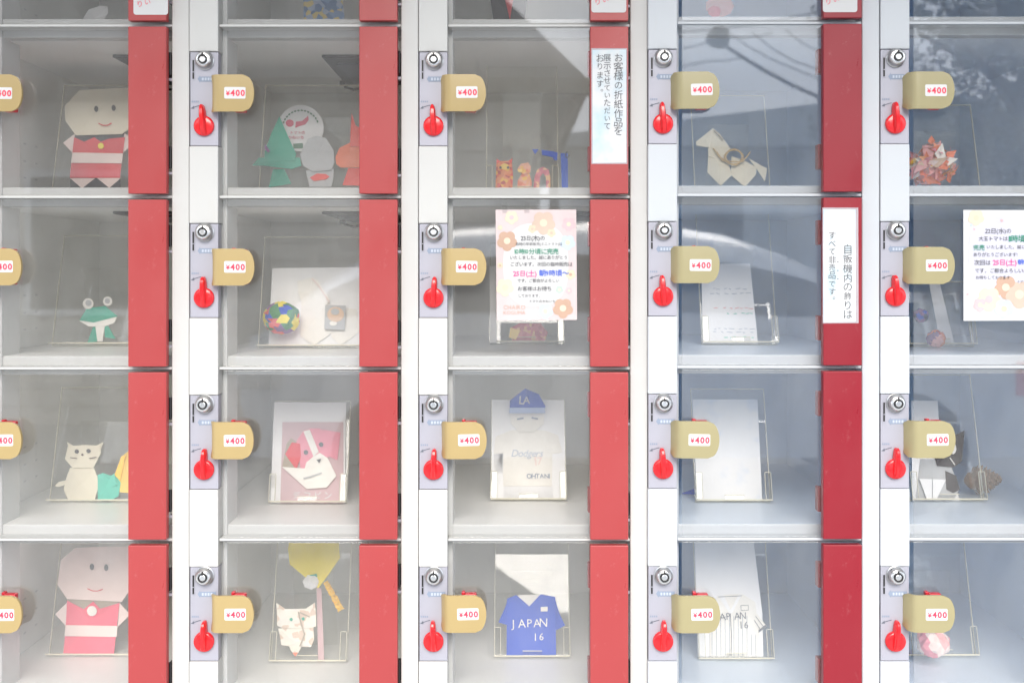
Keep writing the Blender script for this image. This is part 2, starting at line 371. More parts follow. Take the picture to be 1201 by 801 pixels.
    for zz, hw, dep in ((10.2, 3.2, .0065), (4, 3.3, .0125), (-4, 3.3, .0135), (-12, 3.2, .0135), (-18, 2.9, .013), (-22.5, 2.3, .0118), (-24.6, 1.2, .009)):
        secs.append([(c[0] - hw * 1.15 * U, c[1] - .001, c[2] - zz * U), (c[0] - hw * U, c[1] - dep * .8, c[2] - zz * U), (c[0] - hw * .55 * U, c[1] - dep, c[2] - zz * U),
                     (c[0] + hw * .55 * U, c[1] - dep, c[2] - zz * U), (c[0] + hw * U, c[1] - dep * .8, c[2] - zz * U), (c[0] + hw * 1.15 * U, c[1] - .001, c[2] - zz * U)])
    fs = [[k * 6 + i, k * 6 + (i + 1) % 6, (k + 1) * 6 + (i + 1) % 6, (k + 1) * 6 + i] for k in range(len(secs) - 1) for i in range(6)]
    fs += [[0, 5, 4, 3, 2, 1], [(len(secs) - 1) * 6 + i for i in range(6)]]
    b.add([p for s_ in secs for p in s_], fs, KNOB); P_knob = proto(b, 'turn_knob', True, 40)
    P_handle = proto(handle_mesh(yel, sx), 'handle', True, 50)
    b = MB(); b.prism(rrect(u(8.3), u(33), v(88.6), v(75.2), 1.6 * U, -.0242), FRONT, .0003, LABELW)
    b.text('¥', (u(10.4), -.0246, v(85.0)), (1, 0, 0), (0, 0, 1), 7.4 * U, PRICE, off=.02)
    b.text('400', (u(15.6), -.0246, v(85.4)), (1, 0, 0), (0, 0, 1), 9.8 * U, PRICE, off=.03, gap=.09)
    P_price = proto(b, 'price_tag')
    b = MB(); b.box(u(17), u(31), -.0135, -.003, v(102.4), v(60.9), CATCH, .0018); b.box(u(13.5), u(17.5), -.010, -.002, v(100.5), v(59.4), CATCH, .001); P_catch = proto(b, 'catch')
    b = MB(); b.box(u(96), u(186), .14, .385, v(14), v(10.3), BLACK, .002); b.box(u(110), u(180), .18, .36, v(17), v(14), mat('navy_plastic', (.018, .025, .045), .45), .002); P_lamp = proto(b, 'ceiling_unit')
    b = MB(); b.tube([(u(93), .36, v(12)), (u(97), .37, v(19)), (u(108), .375, v(22)), (u(122), .37, v(20)), (u(136), .36, v(17))], .0022, BLACK, 6)
    b.lathe([(.004, 0), (.004, .009)], (u(90), .36, v(15)), (1, 0, 0), BLACK, 10); P_cable = proto(b, 'cable')
    # carcass
    X0, X1 = u(-37.2), (ncol - 1) * pit + u(231.2)
    for nm, box in (('back_panel', (X0, X1, YB, YB + .02, v(nrow * ROW + 14), v(-14))), ('top_panel', (X0, X1, -.004, YB, v(-6.3), v(-110))),
                    ('base_panel', (X0, X1, -.004, YB, -z0 + .08, v(nrow * ROW + 6.3))), ('plinth', (X0 + .01, X1 - .01, .03, YB - .02, -z0, -z0 + .0795))):
        b = MB(); b.box(*box, inner if nm == 'back_panel' else DARKM if nm == 'plinth' else white, .0015); o = b.build(nm); o.parent = root
    for ci in range(ncol):
        X = ci * pit
        for s_ in (P_post, P_lbox, P_wall): place(s_, root, (X, 0, 0))
        if ci == ncol - 1: place(P_wall, root, (X + pit - .0009, 0, 0))
        for s_ in covers: place(s_, root, (X, 0, 0))
        for r in range(nrow + 1):
            Z = -r * row
            for s_ in (P_shelf, P_nose, P_liner, P_ceil): 
                if (s_ is P_ceil and r == nrow) or (s_ is P_liner and r == 0): continue
                place(s_, root, (X, 0, Z))
            if r == nrow: break
            place(P_slot, root, (X, 0, Z))
            d = place(P_door, root, (X, 0, Z)); place(P_strip, d, (0, 0, 0))
            for hz in (48, 160):
                place(P_tab, d, (0, 0, v(hz + 10))); place(P_hinge, d, (0, 0, v(hz + 8 + rnd.uniform(-3, 3))))
            lp = place(P_plate, root, (X, 0, Z))
            for s_ in (P_cyl, P_coin, P_arrow, P_turn): place(s_, lp, (0, 0, 0))
            kn = place(P_knob, lp, kc); kn.rotation_euler = (0, R(rnd.uniform(-5, 4)), 0)
            h = place(P_handle, root, (X + u(rnd.uniform(-.5, .5)), 0, Z + v(rnd.uniform(-.5, .5))))
            h.rotation_euler = (0, R(rnd.uniform(-.5, .5)), 0)
            pt_ = place(P_price, h, (u(rnd.uniform(-.7, .7)), 0, v(rnd.uniform(-.5, .5)))); pt_.rotation_euler = (0, R(rnd.uniform(-.9, .9)), 0); place(P_catch, h, (0, 0, 0))
            if (ci, r) in lamps: k = place(P_lamp, root, (X, 0, Z)); place(P_cable, k, (0, 0, 0))
    return root
machine('white vending locker of warm white posts and coral red strips, left of the seam', -8.3, 30.5, 0, 1, 3, WHITE_L, IN_L, RED_L, YEL_L, {(0, 1), (0, 2), (1, 1), (1, 2), (2, 2), (1, 3)})
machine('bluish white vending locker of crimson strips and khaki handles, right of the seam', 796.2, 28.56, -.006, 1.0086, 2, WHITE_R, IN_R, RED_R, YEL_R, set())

# ------------------------------------------------------------------ the street that the door panels mirror
def V(px, py, L):             # where the mirrored sight line through a photograph pixel meets the plane L metres in front of the doors
    k = U * (D + L) / D
    return Vector(((px - VX) * k, -L, HC + (VY - py) * k))
CONC = mat('concrete_ground', (.50, .495, .48), .85, vary=.15, vscale=1.2, bump=.2, bscale=90)
b = MB(); b.add([(-90, -90, 0), (90, -90, 0), (90, 30, 0), (-90, 30, 0)], [[0, 1, 2, 3]], CONC); tag(b.build('ground'), 'grey concrete ground in front of the lockers', None, None, 'structure')
SIDING = mat('beige_siding', (.62, .585, .53), .7, vary=.08, vscale=2, bump=.1, bscale=40)
TILE = mat('silver_grey_roof_tile', (.42, .43, .45), .42, metal=.3, vary=.25, vscale=6)
ROOFGAP = mat('roof_gap_shade', (.03, .03, .035), .8)  # near-black base painting the shade between tile rows
SOFFIT = mat('brown_soffit', (.10, .085, .07), .7)
GLASSD = mat('dark_window_glass', (.03, .035, .04), .08)
CORR = mat('corrugated_sheet', (.55, .56, .57), .5, metal=.3)
cn = thing('canopy', (0, -.5, 2.2), 'added unseen corrugated canopy on slim posts above the lockers, outside the photo', 'canopy')  # unseen canopy added to block high sky and darken the upper rows
b = MB(); n_ = 110; vs_ = []
for k in range(n_ + 1):
    x_ = -3.3 + 6.6 * k / n_; zz = .012 * math.sin(k * 1.9); vs_ += [(x_, .56, 2.36 + zz), (x_, -1.0, 2.20 + zz)]
b.add(vs_, [[2 * k, 2 * k + 1, 2 * k + 3, 2 * k + 2] for k in range(n_)], CORR); b.build('roof_sheet', cn)
for y_, z_ in ((-.96, 2.14), (.5, 2.29)):
    b = MB(); b.box(-3.25, 3.25, y_ - .03, y_ + .03, z_ - .04, z_ + .03, WHITE_L, .003); b.build('beam', cn)
for x_ in (-3.2, 3.2):
    for y_ in (-.96, .5): b = MB(); b.box(x_ - .03, x_ + .03, y_ - .029, y_ + .029, 0, 2.1 if y_ < 0 else 2.25, WHITE_L, .003); b.build('post', cn)
h = thing('house', (-4, -8, 0), 'beige boarded house with a glazed grey tiled hip roof, mirrored in the left doors', 'house')
b = MB(); b.box(-9, .2, -14, -8.03, 0, 2.7, SIDING); b.build('wall', h)
bd = MB(); bd.box(-9.03, .23, -.012, .012, .006, .148, SIDING, .003); P_bd = proto(bd, 'siding_board')
for k in range(18): place(P_bd, h, (4, -.012, .0 + k * .15))
roof = MB(); e0, e1, r0, r1 = Vector((-9.6, -7.4, 2.72)), Vector((.62, -7.4, 2.72)), Vector((-7, -10.6, 4.35)), Vector((-.3, -10.6, 4.35))
roof.add([e0, e1, r1, r0, (-9.6, -14.6, 2.72), (.62, -14.6, 2.72)], [[0, 1, 2, 3], [1, 5, 2], [5, 4, 3, 2], [4, 0, 3]], ROOFGAP); ro = roof.build('roof', h)
nrm = (e1 - e0).cross(r0 - e0).normalized()
for k in range(11):
    t0, t1 = (k + .28) / 11, (k + 1.0) / 11; t1 = min(t1, 1)
    a, c = e0.lerp(r0, t0), e1.lerp(r1, t0); d_, e_ = e1.lerp(r1, t1), e0.lerp(r0, t1)
    q = MB(); q.add([a + nrm * .012, c + nrm * .012, d_ + nrm * .012, e_ + nrm * .012, a + nrm * .07, c + nrm * .07, d_ + nrm * .02, e_ + nrm * .02],
                    [[0, 3, 2, 1], [4, 5, 6, 7], [0, 1, 5, 4], [1, 2, 6, 5], [2, 3, 7, 6], [3, 0, 4, 7]], TILE); q.build('tile_row', ro)
q = MB(); q.box(-9.55, .57, -8.0, -7.42, 2.66, 2.70, SOFFIT); q.box(-9.6, .62, -7.42, -7.38, 2.62, 2.76, SOFFIT); q.build('eaves', h)
for x_ in (-6.5, -3.2):
    q = MB(); q.box(x_ - .8, x_ + .8, -8, -7.93, .9, 2.1, LABELW, .01); f_ = q.build('window', h)
    q = MB(); q.box(x_ - .74, x_ + .74, -7.95, -7.925, .96, 2.04, GLASSD); q.build('pane', f_)
q = MB(); q.tube([(.34, -7.8, 0), (.34, -7.8, 2.3), (.5, -7.6, 2.6)], .04, SOFFIT, 10); q.build('downpipe', h)
# low building across the street
STEEL = mat('blue_grey_cladding', (.60, .66, .71), .6, vary=.1, vscale=1)
g = thing('shed', (6, -14, 0), 'low blue-grey shed with a flat roof, mirrored in the right doors', 'shed')
q = MB(); q.box(.8, 12, -20, -14, 0, 2.9, STEEL); q.build('wall', g)
q = MB(); q.prism([(.2, -13.5, 2.9), (12.5, -13.5, 2.9), (12.5, -13.5, 3.42), (4.8, -13.5, 3.55), (.2, -13.5, 3.0)], (0, -1, 0), 7, mat('grey_metal_roof', (.45, .50, .54), .5)); q.build('roof', g)
for x_ in (2.2, 5.6, 9):
    q = MB(); q.box(x_ - .9, x_ + .9, -14, -13.94, .9, 2.3, GLASSD, .01); q.build('window', g)
# parked car, seen side-on
CARP = mat('silver_car_paint', (.74, .77, .82), .25, metal=.1, coat=.6); TYRE = mat('tyre_rubber', (.02, .02, .02), .8)
cr = thing('parked_car', (1.1, -5.3, 0), 'silver hatchback parked side-on, mirrored in the right doors', 'car')
body = [(-1.35, .30), (-1.42, .62), (-1.36, .93), (-1.05, 1.03), (2.05, 1.03), (2.75, .93), (2.95, .66), (2.88, .30)]
q = MB(); q.prism([(x_, -4.5, z_) for x_, z_ in body], (0, -1, 0), 1.65, CARP); q.build('body', cr)
cabx = [(-1.3, 1.0), (-1.05, 1.22), (-.75, 1.42), (-.3, 1.53), (.3, 1.56), (.85, 1.54), (1.2, 1.485), (1.5, 1.385), (1.75, 1.27), (1.98, 1.13), (2.12, 1.0)]
BELT, YC, HWD, NJ = .98, -5.32, .80, 20
def cpt(x_, zt, j):
    a = math.pi * j / NJ; ca, sa = math.cos(a), math.sin(a)
    return (x_, YC + HWD * (1 - .22 * max(0, sa) ** 1.2) * math.copysign(abs(ca) ** .55, ca), BELT + (zt - BELT) * max(0, sa) ** .62)
q = MB(); q.add([cpt(x_, zt, j) for x_, zt in cabx for j in range(NJ + 1)], [[i * (NJ + 1) + j, i * (NJ + 1) + j + 1, (i + 1) * (NJ + 1) + j + 1, (i + 1) * (NJ + 1) + j] for i in range(len(cabx) - 1) for j in range(NJ)], CARP); q.build('cabin', cr, True, 60)
for lo, hi in ((-.98, .22), (.34, 1.82)):
    q = MB(); xs = [lo + (hi - lo) * k / 10 for k in range(11)]
    def ztop(x_):
        for (a, za), (c, zc) in zip(cabx, cabx[1:]):
            if a <= x_ <= c: return za + (zc - za) * (x_ - a) / (c - a)
        return 1.0
    vs_ = []
    for x_ in xs:
        for j in (.25, 1.2, 2.4, 3.4):
            p = cpt(x_, ztop(x_) - .01, j); vs_.append((p[0], p[1] + .012, p[2] + .004))
    q.add(vs_, [[i * 4 + j, i * 4 + j + 1, (i + 1) * 4 + j + 1, (i + 1) * 4 + j] for i in range(10) for j in range(3)], GLASSD); q.build('window', cr, True, 60)
for x_ in (-.62, 2.05):
    for y_ in (-4.48, -5.97):
        q = MB(); q.lathe([(.2, -.1), (.30, -.1), (.32, -.06), (.32, .06), (.30, .1), (.2, .1)], (x_, y_ - .06, .32), (0, 1, 0), TYRE, 24); wq = q.build('wheel', cr, True)
        q = MB(); q.lathe([(.2, .05), (.2, .08), (.08, .1)], (x_, y_ - .06, .32), (0, 1, 0), CHROME, 16); q.build('rim', wq, True)
q = MB(); q.box(-1.44, -1.2, -4.74, -4.485, .66, .86, LABELW, .01); q.build('headlight', cr)
q = MB(); q.box(2.62, 2.9, -4.8, -4.485, .62, .8, mat('tail_lamp_red', (.5, .01, .02), .15), .01); q.build('tail_lamp', cr)
for x_ in (-.1, 1.0):
    q = MB(); q.box(x_ - .09, x_ + .09, -4.495, -4.475, .86, .89, CARP, .004); q.build('door_handle', cr)
# tree
LEAF = mat('dark_green_leaf', (.11, .15, .09), .6, vary=.4, vscale=3); BARK = mat('bark', (.10, .075, .05), .9)
t_ = thing('broadleaf_tree', (5.1, -9.3, 0), 'dense broadleaf tree mirrored in the upper right door', 'tree')
q = MB(); q.tube([(5.1, -9.3, 0), (5.05, -9.3, 1.2), (5.15, -9.25, 2.4), (5.1, -9.3, 3.6)], [.16, .13, .1, .05], BARK)
for k in range(7):
    a = k * .9; q.tube([(5.08, -9.3, 1.5 + k * .25), (5.08 + .6 * math.cos(a), -9.3 + .6 * math.sin(a), 2.2 + k * .25), (5.08 + 1.2 * math.cos(a), -9.3 + 1.2 * math.sin(a), 2.6 + k * .25)], [.06, .04, .02], BARK, 6)
q.build('trunk', t_)
q = MB(); rr = random.Random(3); cl = [Vector((5.1, -9.3, 3.0)) + Vector((rr.gauss(0, .75), rr.gauss(0, .6), rr.gauss(0, .7))) for _ in range(75)]
for k in range(26000):
    c = rr.choice(cl) + Vector((rr.gauss(0, .2), rr.gauss(0, .2), rr.gauss(0, .17))); a = Vector((rr.uniform(-1, 1), rr.uniform(-1, 1), rr.uniform(-.6, .6))).normalized()
    n_ = a.orthogonal().normalized(); l = rr.uniform(.028, .05); q.add([c - a * l, c + n_ * l * .45, c + a * l, c - n_ * l * .45], [[0, 1, 2, 3]], LEAF)
tag(q.build('crown', t_), None, None, None, 'stuff')
# street lamp and wires
pl = thing('street_lamp', (5.9, -17.6, 0), 'grey street lamp on a curved arm, mirrored in the door above the paper horse', 'street lamp')
q = MB(); q.tube([(5.9, -17.6, 0), (5.9, -17.6, 3.2), (5.9, -17.6, 4.1)], [.1, .09, .07], DARKM, 10); q.build('pole', pl)
q = MB(); q.tube([V(962, 115, 17.6), V(930, 101, 17.6), V(896, 83, 17.6), V(868, 66, 17.6), V(850, 54, 17.6)], .032, DARKM, 8); q.build('arm', pl)
q = MB(); c = V(842, 46, 17.6); q.lathe([(.05, .22), (.14, .17), (.2, 0), (.18, -.1), (.08, -.15)], c, (.3, 0, 1), DARKM, 14); q.build('lamp_head', pl, True)
WIRES = ['thin wire sloping up to the top edge of the door above the paper horse', 'short level wire left of the lamp head in the mirrored sky', 'lowest level wire beside the khaki handle in the mirrored sky', 'long wire falling from the lamp head towards the red strip, lowest of three', 'long wire falling towards the red strip, middle of three', 'short steep wire at the upper right of the mirrored sky, uppermost of three', 'faint wire mirrored left of the shed roof, under the house eaves']
for k, (a, c, e) in enumerate((((760, 40), (880, 30), (1010, 2)), ((770, 62), (850, 45), (905, 40)), ((775, 80), (830, 72), (870, 68)), ((856, 40), (905, 70), (990, 102)), ((880, 38), (930, 72), (1000, 92)), ((922, 36), (950, 56), (1010, 80)), ((700, 132), (760, 128), (820, 118)))):
    q = MB(); q.tube([V(*a, 20), V((a[0] + c[0]) / 2, (a[1] + c[1]) / 2 + 2, 20), V(*c, 20), V((e[0] + c[0]) / 2, (e[1] + c[1]) / 2 + 2, 20), V(*e, 20)], .013, DARKM, 6)
    tag(q.build('overhead_wire'), WIRES[k], 'wire', 'overhead wires mirrored in the doors')

# ------------------------------------------------------------------ acrylic stands in the compartments
CAMP = Vector((0, -D, HC))
class Plate: pass
def plane_at(P, px, py, off):
    d = W(px, py, 0) - CAMP; o = P.O + P.n * off
    return CAMP + d * ((o - CAMP).dot(P.n) / d.dot(P.n))
def floor_z(r, right): return HC + (VY - ((28.56 if right else 30.5) + ROW * r - 12.6)) * U
def upright(px, py, r, right, y, tilt=8):       # an invisible leaning reference for things without a stand
    P = Plate(); P.t = R(tilt); P.n = Vector((0, -math.cos(P.t), math.sin(P.t))); P.up = Vector((0, math.sin(P.t), math.cos(P.t)))
    P.O = Vector((W(px, py, y).x, y, floor_z(r, right) + .0006)); return P
def stand(label, pl_, pr, pb, pt, r, right=False, y0=None, tilt=16, clip=True, clip_h=.040):
    P = Plate(); zf = floor_z(r, right) + .0006; P.t = R(tilt)
    if y0 is None: y0 = D * ((VY - (HC and (VY - (zf - HC) / U))) / (VY - pb)) - D if abs(VY - pb) > 1 else .2
    k = (D + y0) / D; X0, X1 = (pl_ - VX) * U * k, (pr - VX) * U * k
    P.up = Vector((0, math.sin(P.t), math.cos(P.t))); P.n = Vector((0, -math.cos(P.t), math.sin(P.t))); P.O = Vector(((X0 + X1) / 2, y0, zf))
    h = .14
    for _ in range(20):
        yt = y0 + h * math.sin(P.t); h = ((VY - pt) * U * (D + yt) / D - (zf - HC)) / math.cos(P.t)
    P.h, P.w, P.y0, P.zf = h, X1 - X0, y0, zf
    hw = P.w / 2; M = Matrix(((1, 0, 0, P.O.x), (0, P.up.y, -P.n.y, P.O.y), (0, P.up.z, -P.n.z, P.O.z), (0, 0, 0, 1)))
    # local: x along the plate, y up the plate, z away from the viewer
    root = thing('card_stand', P.O, label, 'card stand', 'clear acrylic card stands in the compartments')
    b = MB(); e = .0009; T = .0020
    b.box(-hw + e, hw - e, e, h - e, .0, T, ACR, 0, M)
    for bx in ((-hw, -hw + e, 0, h), (hw - e, hw, 0, h), (-hw + e, hw - e, 0, e), (-hw + e, hw - e, h - e, h)): b.box(bx[0], bx[1], bx[2], bx[3], -.0002, T + .0002, EDGE, 0, M)
    b.build('back_plate', root)
    b = MB(); b.box(-hw, hw, .0002, .0022, -.0125, -.0004, ACR, 0, M); b.box(-hw, hw, .0002, .0022, -.0137, -.0126, EDGE, 0, M); b.build('ledge', root)
    if clip:
        for s_ in (-1, 1):
            b = MB(); a0, a1 = sorted((s_ * hw, s_ * (hw - .0095)))
            b.box(a0 + e, a1 - e, .0024, clip_h, -.0137, -.0122, ACR, 0, M)
            for bx in ((a0, a0 + e * .8, .0024, clip_h), (a1 - e * .8, a1, .0024, clip_h), (a0 + e, a1 - e, clip_h, clip_h + e)): b.box(*bx, -.0139, -.0120, EDGE, 0, M)
            b.box(s_ * hw - .0006, s_ * hw + .0006, .0024, clip_h, -.012, -.0006, ACR, 0, M); b.build('clip', root)
        b = MB(); b.box(-.014, .014, .0024, .0075, -.0137, -.0122, ACR, 0, M); b.box(-.014, .014, .0076, .0086, -.0139, -.0120, EDGE, 0, M); b.build('centre_lip', root)
    b = MB(); yb = P.O + P.up * (h * .7) - P.n * (T + .0004); hx = hw * .55; dz = yb.z - zf
    foot = [Vector((P.O.x - hx, yb.y, yb.z)), Vector((P.O.x + hx, yb.y, yb.z)), Vector((P.O.x + hx, yb.y + dz * .28, zf)), Vector((P.O.x - hx, yb.y + dz * .28, zf))]
    b.prism(foot, (0, .95, .28), .0018, ACR); b.build('foot', root)
    return P
def Z(sc, ox, oy): return lambda *pts: [(ox + x / sc, oy + y / sc) for x, y in pts]
def item(name, label, cat, P, pieces, base=None, group=None, z=None, off0=.0022, step=.0011):
    """pieces: (part name, outline in photograph pixels, material, layer[, fold lift])"""
    root = thing(name, base or P.O, label, cat, group)
    for pc in pieces:
        nm, pts, m, lay = pc[:4]; off = off0 + lay * step; fl = pc[4] if len(pc) > 4 else 0
        w3 = [plane_at(P, px, py, off) for px, py in pts]; b = MB()
        b.fan(w3, P.n, .0007, m, fl) if fl else b.prism(w3, P.n, .0007, m)
        b.build(nm, root)
    return root
def circ(cx, cy, rx, ry=None, n=18, rot=0):
    ry = ry or rx; return [(cx + rx * math.cos(2 * math.pi * k / n) * math.cos(rot) - ry * math.sin(2 * math.pi * k / n) * math.sin(rot), cy + rx * math.cos(2 * math.pi * k / n) * math.sin(rot) + ry * math.sin(2 * math.pi * k / n) * math.cos(rot)) for k in range(n)]
def stroke(pts, wd):         # a drawn line as an outline
    L, Rr = [], []
    for i, p in enumerate(pts):
        a, c = Vector(pts[max(i - 1, 0)]), Vector(pts[min(i + 1, len(pts) - 1)]); t = (c - a).normalized(); n_ = Vector((-t.y, t.x)) * wd / 2
        L.append((p[0] + n_.x, p[1] + n_.y)); Rr.append((p[0] - n_.x, p[1] - n_.y))
    return L + Rr[::-1]
def textfit(b, txt, x0, x1, yc, y, m, off=.002, jit=.10, gap=.02, size=None, P=None, poff=0, slant=0):
    tmp = MB(); adv = tmp.text(txt, (0, 0, 0), (1, 0, 0), (0, 0, 1), 1.0, m, off=off, jit=jit, gap=gap)
    sp = (x1 - x0) / adv if size is None else size
    if P is None:
        O = W(x0, yc + sp * .38, y); k = U * (D + y) / D; b.text(txt, O, (1, 0, 0), (0, 0, 1), sp * k, m, off=off, jit=jit, gap=gap, slant=slant)
    else:
        O = plane_at(P, x0, yc + sp * .38, poff); k = (plane_at(P, x0 + 10, yc, poff) - plane_at(P, x0, yc, poff)).length / 10
        b.text(txt, O, (1, 0, 0), P.up, sp * k, m, off=off, jit=jit, gap=gap, slant=slant)
def pm(name, r, g, b_, rough=.7): return mat(name, srgb(r, g, b_), rough, vary=.08, vscale=25, bump=.55, bscale=42)
CREAM = pm('cream_paper', 236, 228, 206); PINKISH = pm('pale_pink_paper', 244, 224, 218); REDP = pm('red_paper', 226, 62, 72); ROSE = pm('rose_paper', 246, 98, 124)
TAUPE = pm('taupe_paper', 178, 164, 146); BROWN = pm('brown_paper', 92, 66, 52); DARKP = pm('charcoal_paper', 66, 62, 66); GREYP = pm('grey_paper', 190, 192, 194)
TEAL = pm('teal_paper', 46, 168, 140); AQUA = pm('aqua_paper', 96, 206, 184); ORANGE = pm('orange_paper', 244, 128, 88); CORAL = pm('coral_paper', 240, 84, 72)
YELP = pm('yellow_paper', 250, 228, 56); BLUEP = pm('blue_paper', 26, 82, 204); NAVY = pm('navy_print', 40, 52, 92); IVORY = pm('ivory_paper', 246, 243, 236); BLUSH = pm('blush_card', 214, 184, 188)
PINKDOG = pm('pink_paper', 238, 150, 168); PINKCHEEK = pm('soft_pink_paper', 244, 178, 178); PURPLE = pm('purple_paper', 136, 92, 150); PALEBLUE = pm('glare_paled_blue_paper', 186, 204, 240)
PEACHY = pm('faded_peach_paper', 226, 196, 170)
GOLD = mat('gold_foil', srgb(252, 200, 50), .28, metal=.05, bump=.15, bscale=120); PALEGOLD = pm('pale_gold_paper', 250, 214, 110, .4)
STRAW = mat('straw_twine', srgb(206, 176, 128), .8); SHEETW = mat('bright_white_card', (.93, .93, .94), .6, bump=.05, bscale=40)

def doll(P, z, o, label, tun, belt_m, skin):
    """a paper doll; z maps the zoomed outline to photograph pixels, o holds the outlines"""
    r_ = item('paper_doll', label, 'origami doll', P, [
        ('collar', z(*o['collar']), TAUPE if tun is ROSE else DARKP, 0), ('sleeve', z(*o['arm_l']), PINKISH, 1), ('sleeve', z(*o['arm_r']), PINKISH, 1),
        ('tunic', z(*o['tunic']), tun, 2, .0025), ('belt', z(*o['belt']), belt_m, 5), ('button', z(*circ(*o['button'])), YELP if tun is REDP else IVORY, 6)]
        + [('foot', z(*f), PINKISH, 1) for f in o.get('feet', ())] + ([('trousers', z(*o['trousers']), DARKP, 0)] if 'trousers' in o else [])
        + [('head', z(*o['head']), skin, 4, .004), ('mouth', z(*stroke(o['mouth'], 4)), REDP, 9)]
        + [('eye', z(*circ(*e)), DARKP, 9) for e in o['eyes']])
    return r_
G_OR = 'origami shown on the stands'
# --- column A
P = stand('wide clear acrylic stand behind the red-tunic doll with dark trousers', 60, 174, 0, 100, 1, y0=.18, clip=False)
doll(P, Z(3.48, 0, 0), dict(collar=[(303, 540), (512, 540), (508, 585), (400, 600), (305, 590)], arm_l=[(258, 585), (306, 548), (298, 627)], arm_r=[(508, 545), (552, 578), (502, 627)],
     tunic=[(303, 562), (345, 580), (385, 562), (412, 580), (445, 568), (510, 562), (490, 727), (285, 727)], belt=[(297, 624), (503, 628), (497, 668), (291, 666)], button=(412, 597, 12, 12),
     feet=[[(287, 729), (388, 729), (335, 770)], [(395, 727), (497, 725), (446, 768)]], trousers=[(286, 724), (492, 724), (492, 800), (288, 800)],
     head=[(325, 370), (530, 360), (570, 405), (566, 500), (498, 549), (310, 554), (268, 495), (265, 435)], hair=[(325, 366), (532, 356), (574, 404), (572, 430), (500, 396), (420, 402), (330, 400), (268, 440), (262, 434)],
     mouth=[(402, 505), (420, 513), (440, 513), (456, 504)], eyes=[(393, 446, 8, 12), (464, 442, 8, 12)]), 'paper doll in a red tunic and dark trousers, top left compartment', REDP, PINKISH, CREAM)
P = stand('wide clear acrylic stand behind the teal paper frog', 60.4, 174, 405.4, 276, 2, clip=False); z = Z(3.64, 0, 220)
item('paper_frog', 'teal folded paper frog with white goggle eyes', 'origami frog', P, [('leg', z((402, 585), (372, 664), (418, 657), (414, 590)), TEAL, 0), ('leg', z((446, 585), (448, 640), (494, 646), (462, 590)), TEAL, 0),
     ('belly', z((406, 578), (450, 578), (438, 657), (416, 657)), IVORY, 1), ('jaw', z((338, 568), (400, 574), (455, 560), (502, 548), (488, 578), (450, 592), (380, 594)), IVORY, 2),
     ('head', z((340, 567), (372, 515), (450, 506), (503, 550), (455, 562), (400, 576)), TEAL, 3, .002), ('eye', z(*circ(377, 496, 23)), IVORY, 4), ('eye', z(*circ(460, 486, 20)), IVORY, 4),
     ('pupil', z(*circ(378, 493, 13)), GREYP, 5), ('pupil', z(*circ(459, 484, 11)), GREYP, 5)], group=G_OR)
P = stand('wide clear acrylic stand behind the cream paper cat', 57.7, 172, 588, 454, 3, clip=False); z = Z(3.64, 0, 420)
item('paper_cat', 'cream folded paper cat with dot eyes and a short side tail', 'origami cat', P, [('tail', z((234, 545), (252, 528), (288, 520), (292, 535), (250, 550)), CREAM, 0), ('body', z((300, 468), (402, 468), (421, 520), (418, 560), (404, 606), (292, 604), (272, 560), (284, 510)), CREAM, 1, .002),
     ('ear', z((286, 358), (322, 378), (300, 396)), CREAM, 1), ('ear', z((442, 358), (404, 376), (430, 392)), CREAM, 1), ('head', z((290, 376), (362, 370), (428, 374), (431, 405), (400, 468), (310, 468), (278, 430)), CREAM, 3, .0016),
     ('eye', z(*circ(328, 398, 9)), DARKP, 6), ('eye', z(*circ(378, 396, 9)), DARKP, 6), ('nose', z(*circ(352, 412, 5)), BROWN, 6), ('whisker', z(*stroke([(300, 424), (330, 428)], 3)), BROWN, 6), ('whisker', z(*stroke([(380, 428), (412, 422)], 3)), BROWN, 6)], group=G_OR)
item('paper_folding', 'small aqua folded paper lump between the cream cat and the gold folding', 'origami', P, [('body', z((417, 498), (440, 490), (470, 500), (490, 496), (516, 530), (506, 590), (470, 608), (418, 606)), AQUA, 1, .006), ('flap', z((440, 488), (462, 520), (488, 490), (500, 540), (450, 560)), AQUA, 5, .003)], group=G_OR)
item('paper_folding', 'pale gold folded paper beside the aqua lump, partly behind the red strip', 'origami', P, [('body', z((600, 390), (555, 392), (518, 420), (488, 500), (512, 572), (600, 580)), PALEGOLD, 0, .004), ('fold', z((518, 420), (536, 416), (514, 520), (490, 500)), GOLD, 4)], group=G_OR)
P = stand('wide clear acrylic stand behind the rose-tunic doll', 57.3, 172, 767.5, 637, 4, clip=False)
doll(P, Z(4.19, 0, 610), dict(collar=[(330, 385), (592, 400), (585, 440), (330, 430)], arm_l=[(272, 460), (332, 402), (324, 518)], arm_r=[(588, 404), (640, 462), (580, 522)],
     tunic=[(330, 393), (412, 436), (458, 398), (492, 434), (588, 405), (575, 520), (560, 656), (312, 652), (324, 520)], belt=[(323, 514), (578, 518), (574, 572), (318, 568)], button=(452, 445, 24, 25),
     head=[(370, 135), (470, 130), (640, 128), (665, 200), (648, 330), (598, 400), (330, 386), (283, 315), (300, 195)], hair=[(368, 130), (470, 124), (645, 122), (670, 202), (662, 230), (590, 180), (470, 186), (390, 178), (298, 215), (296, 194)],
     mouth=[(430, 335), (455, 346), (480, 347), (505, 338)], eyes=[(452, 228, 10, 16), (522, 232, 10, 16)]), 'paper doll in a rose pink tunic on the stand in the bottom left compartment', ROSE, PINKISH, PINKISH)

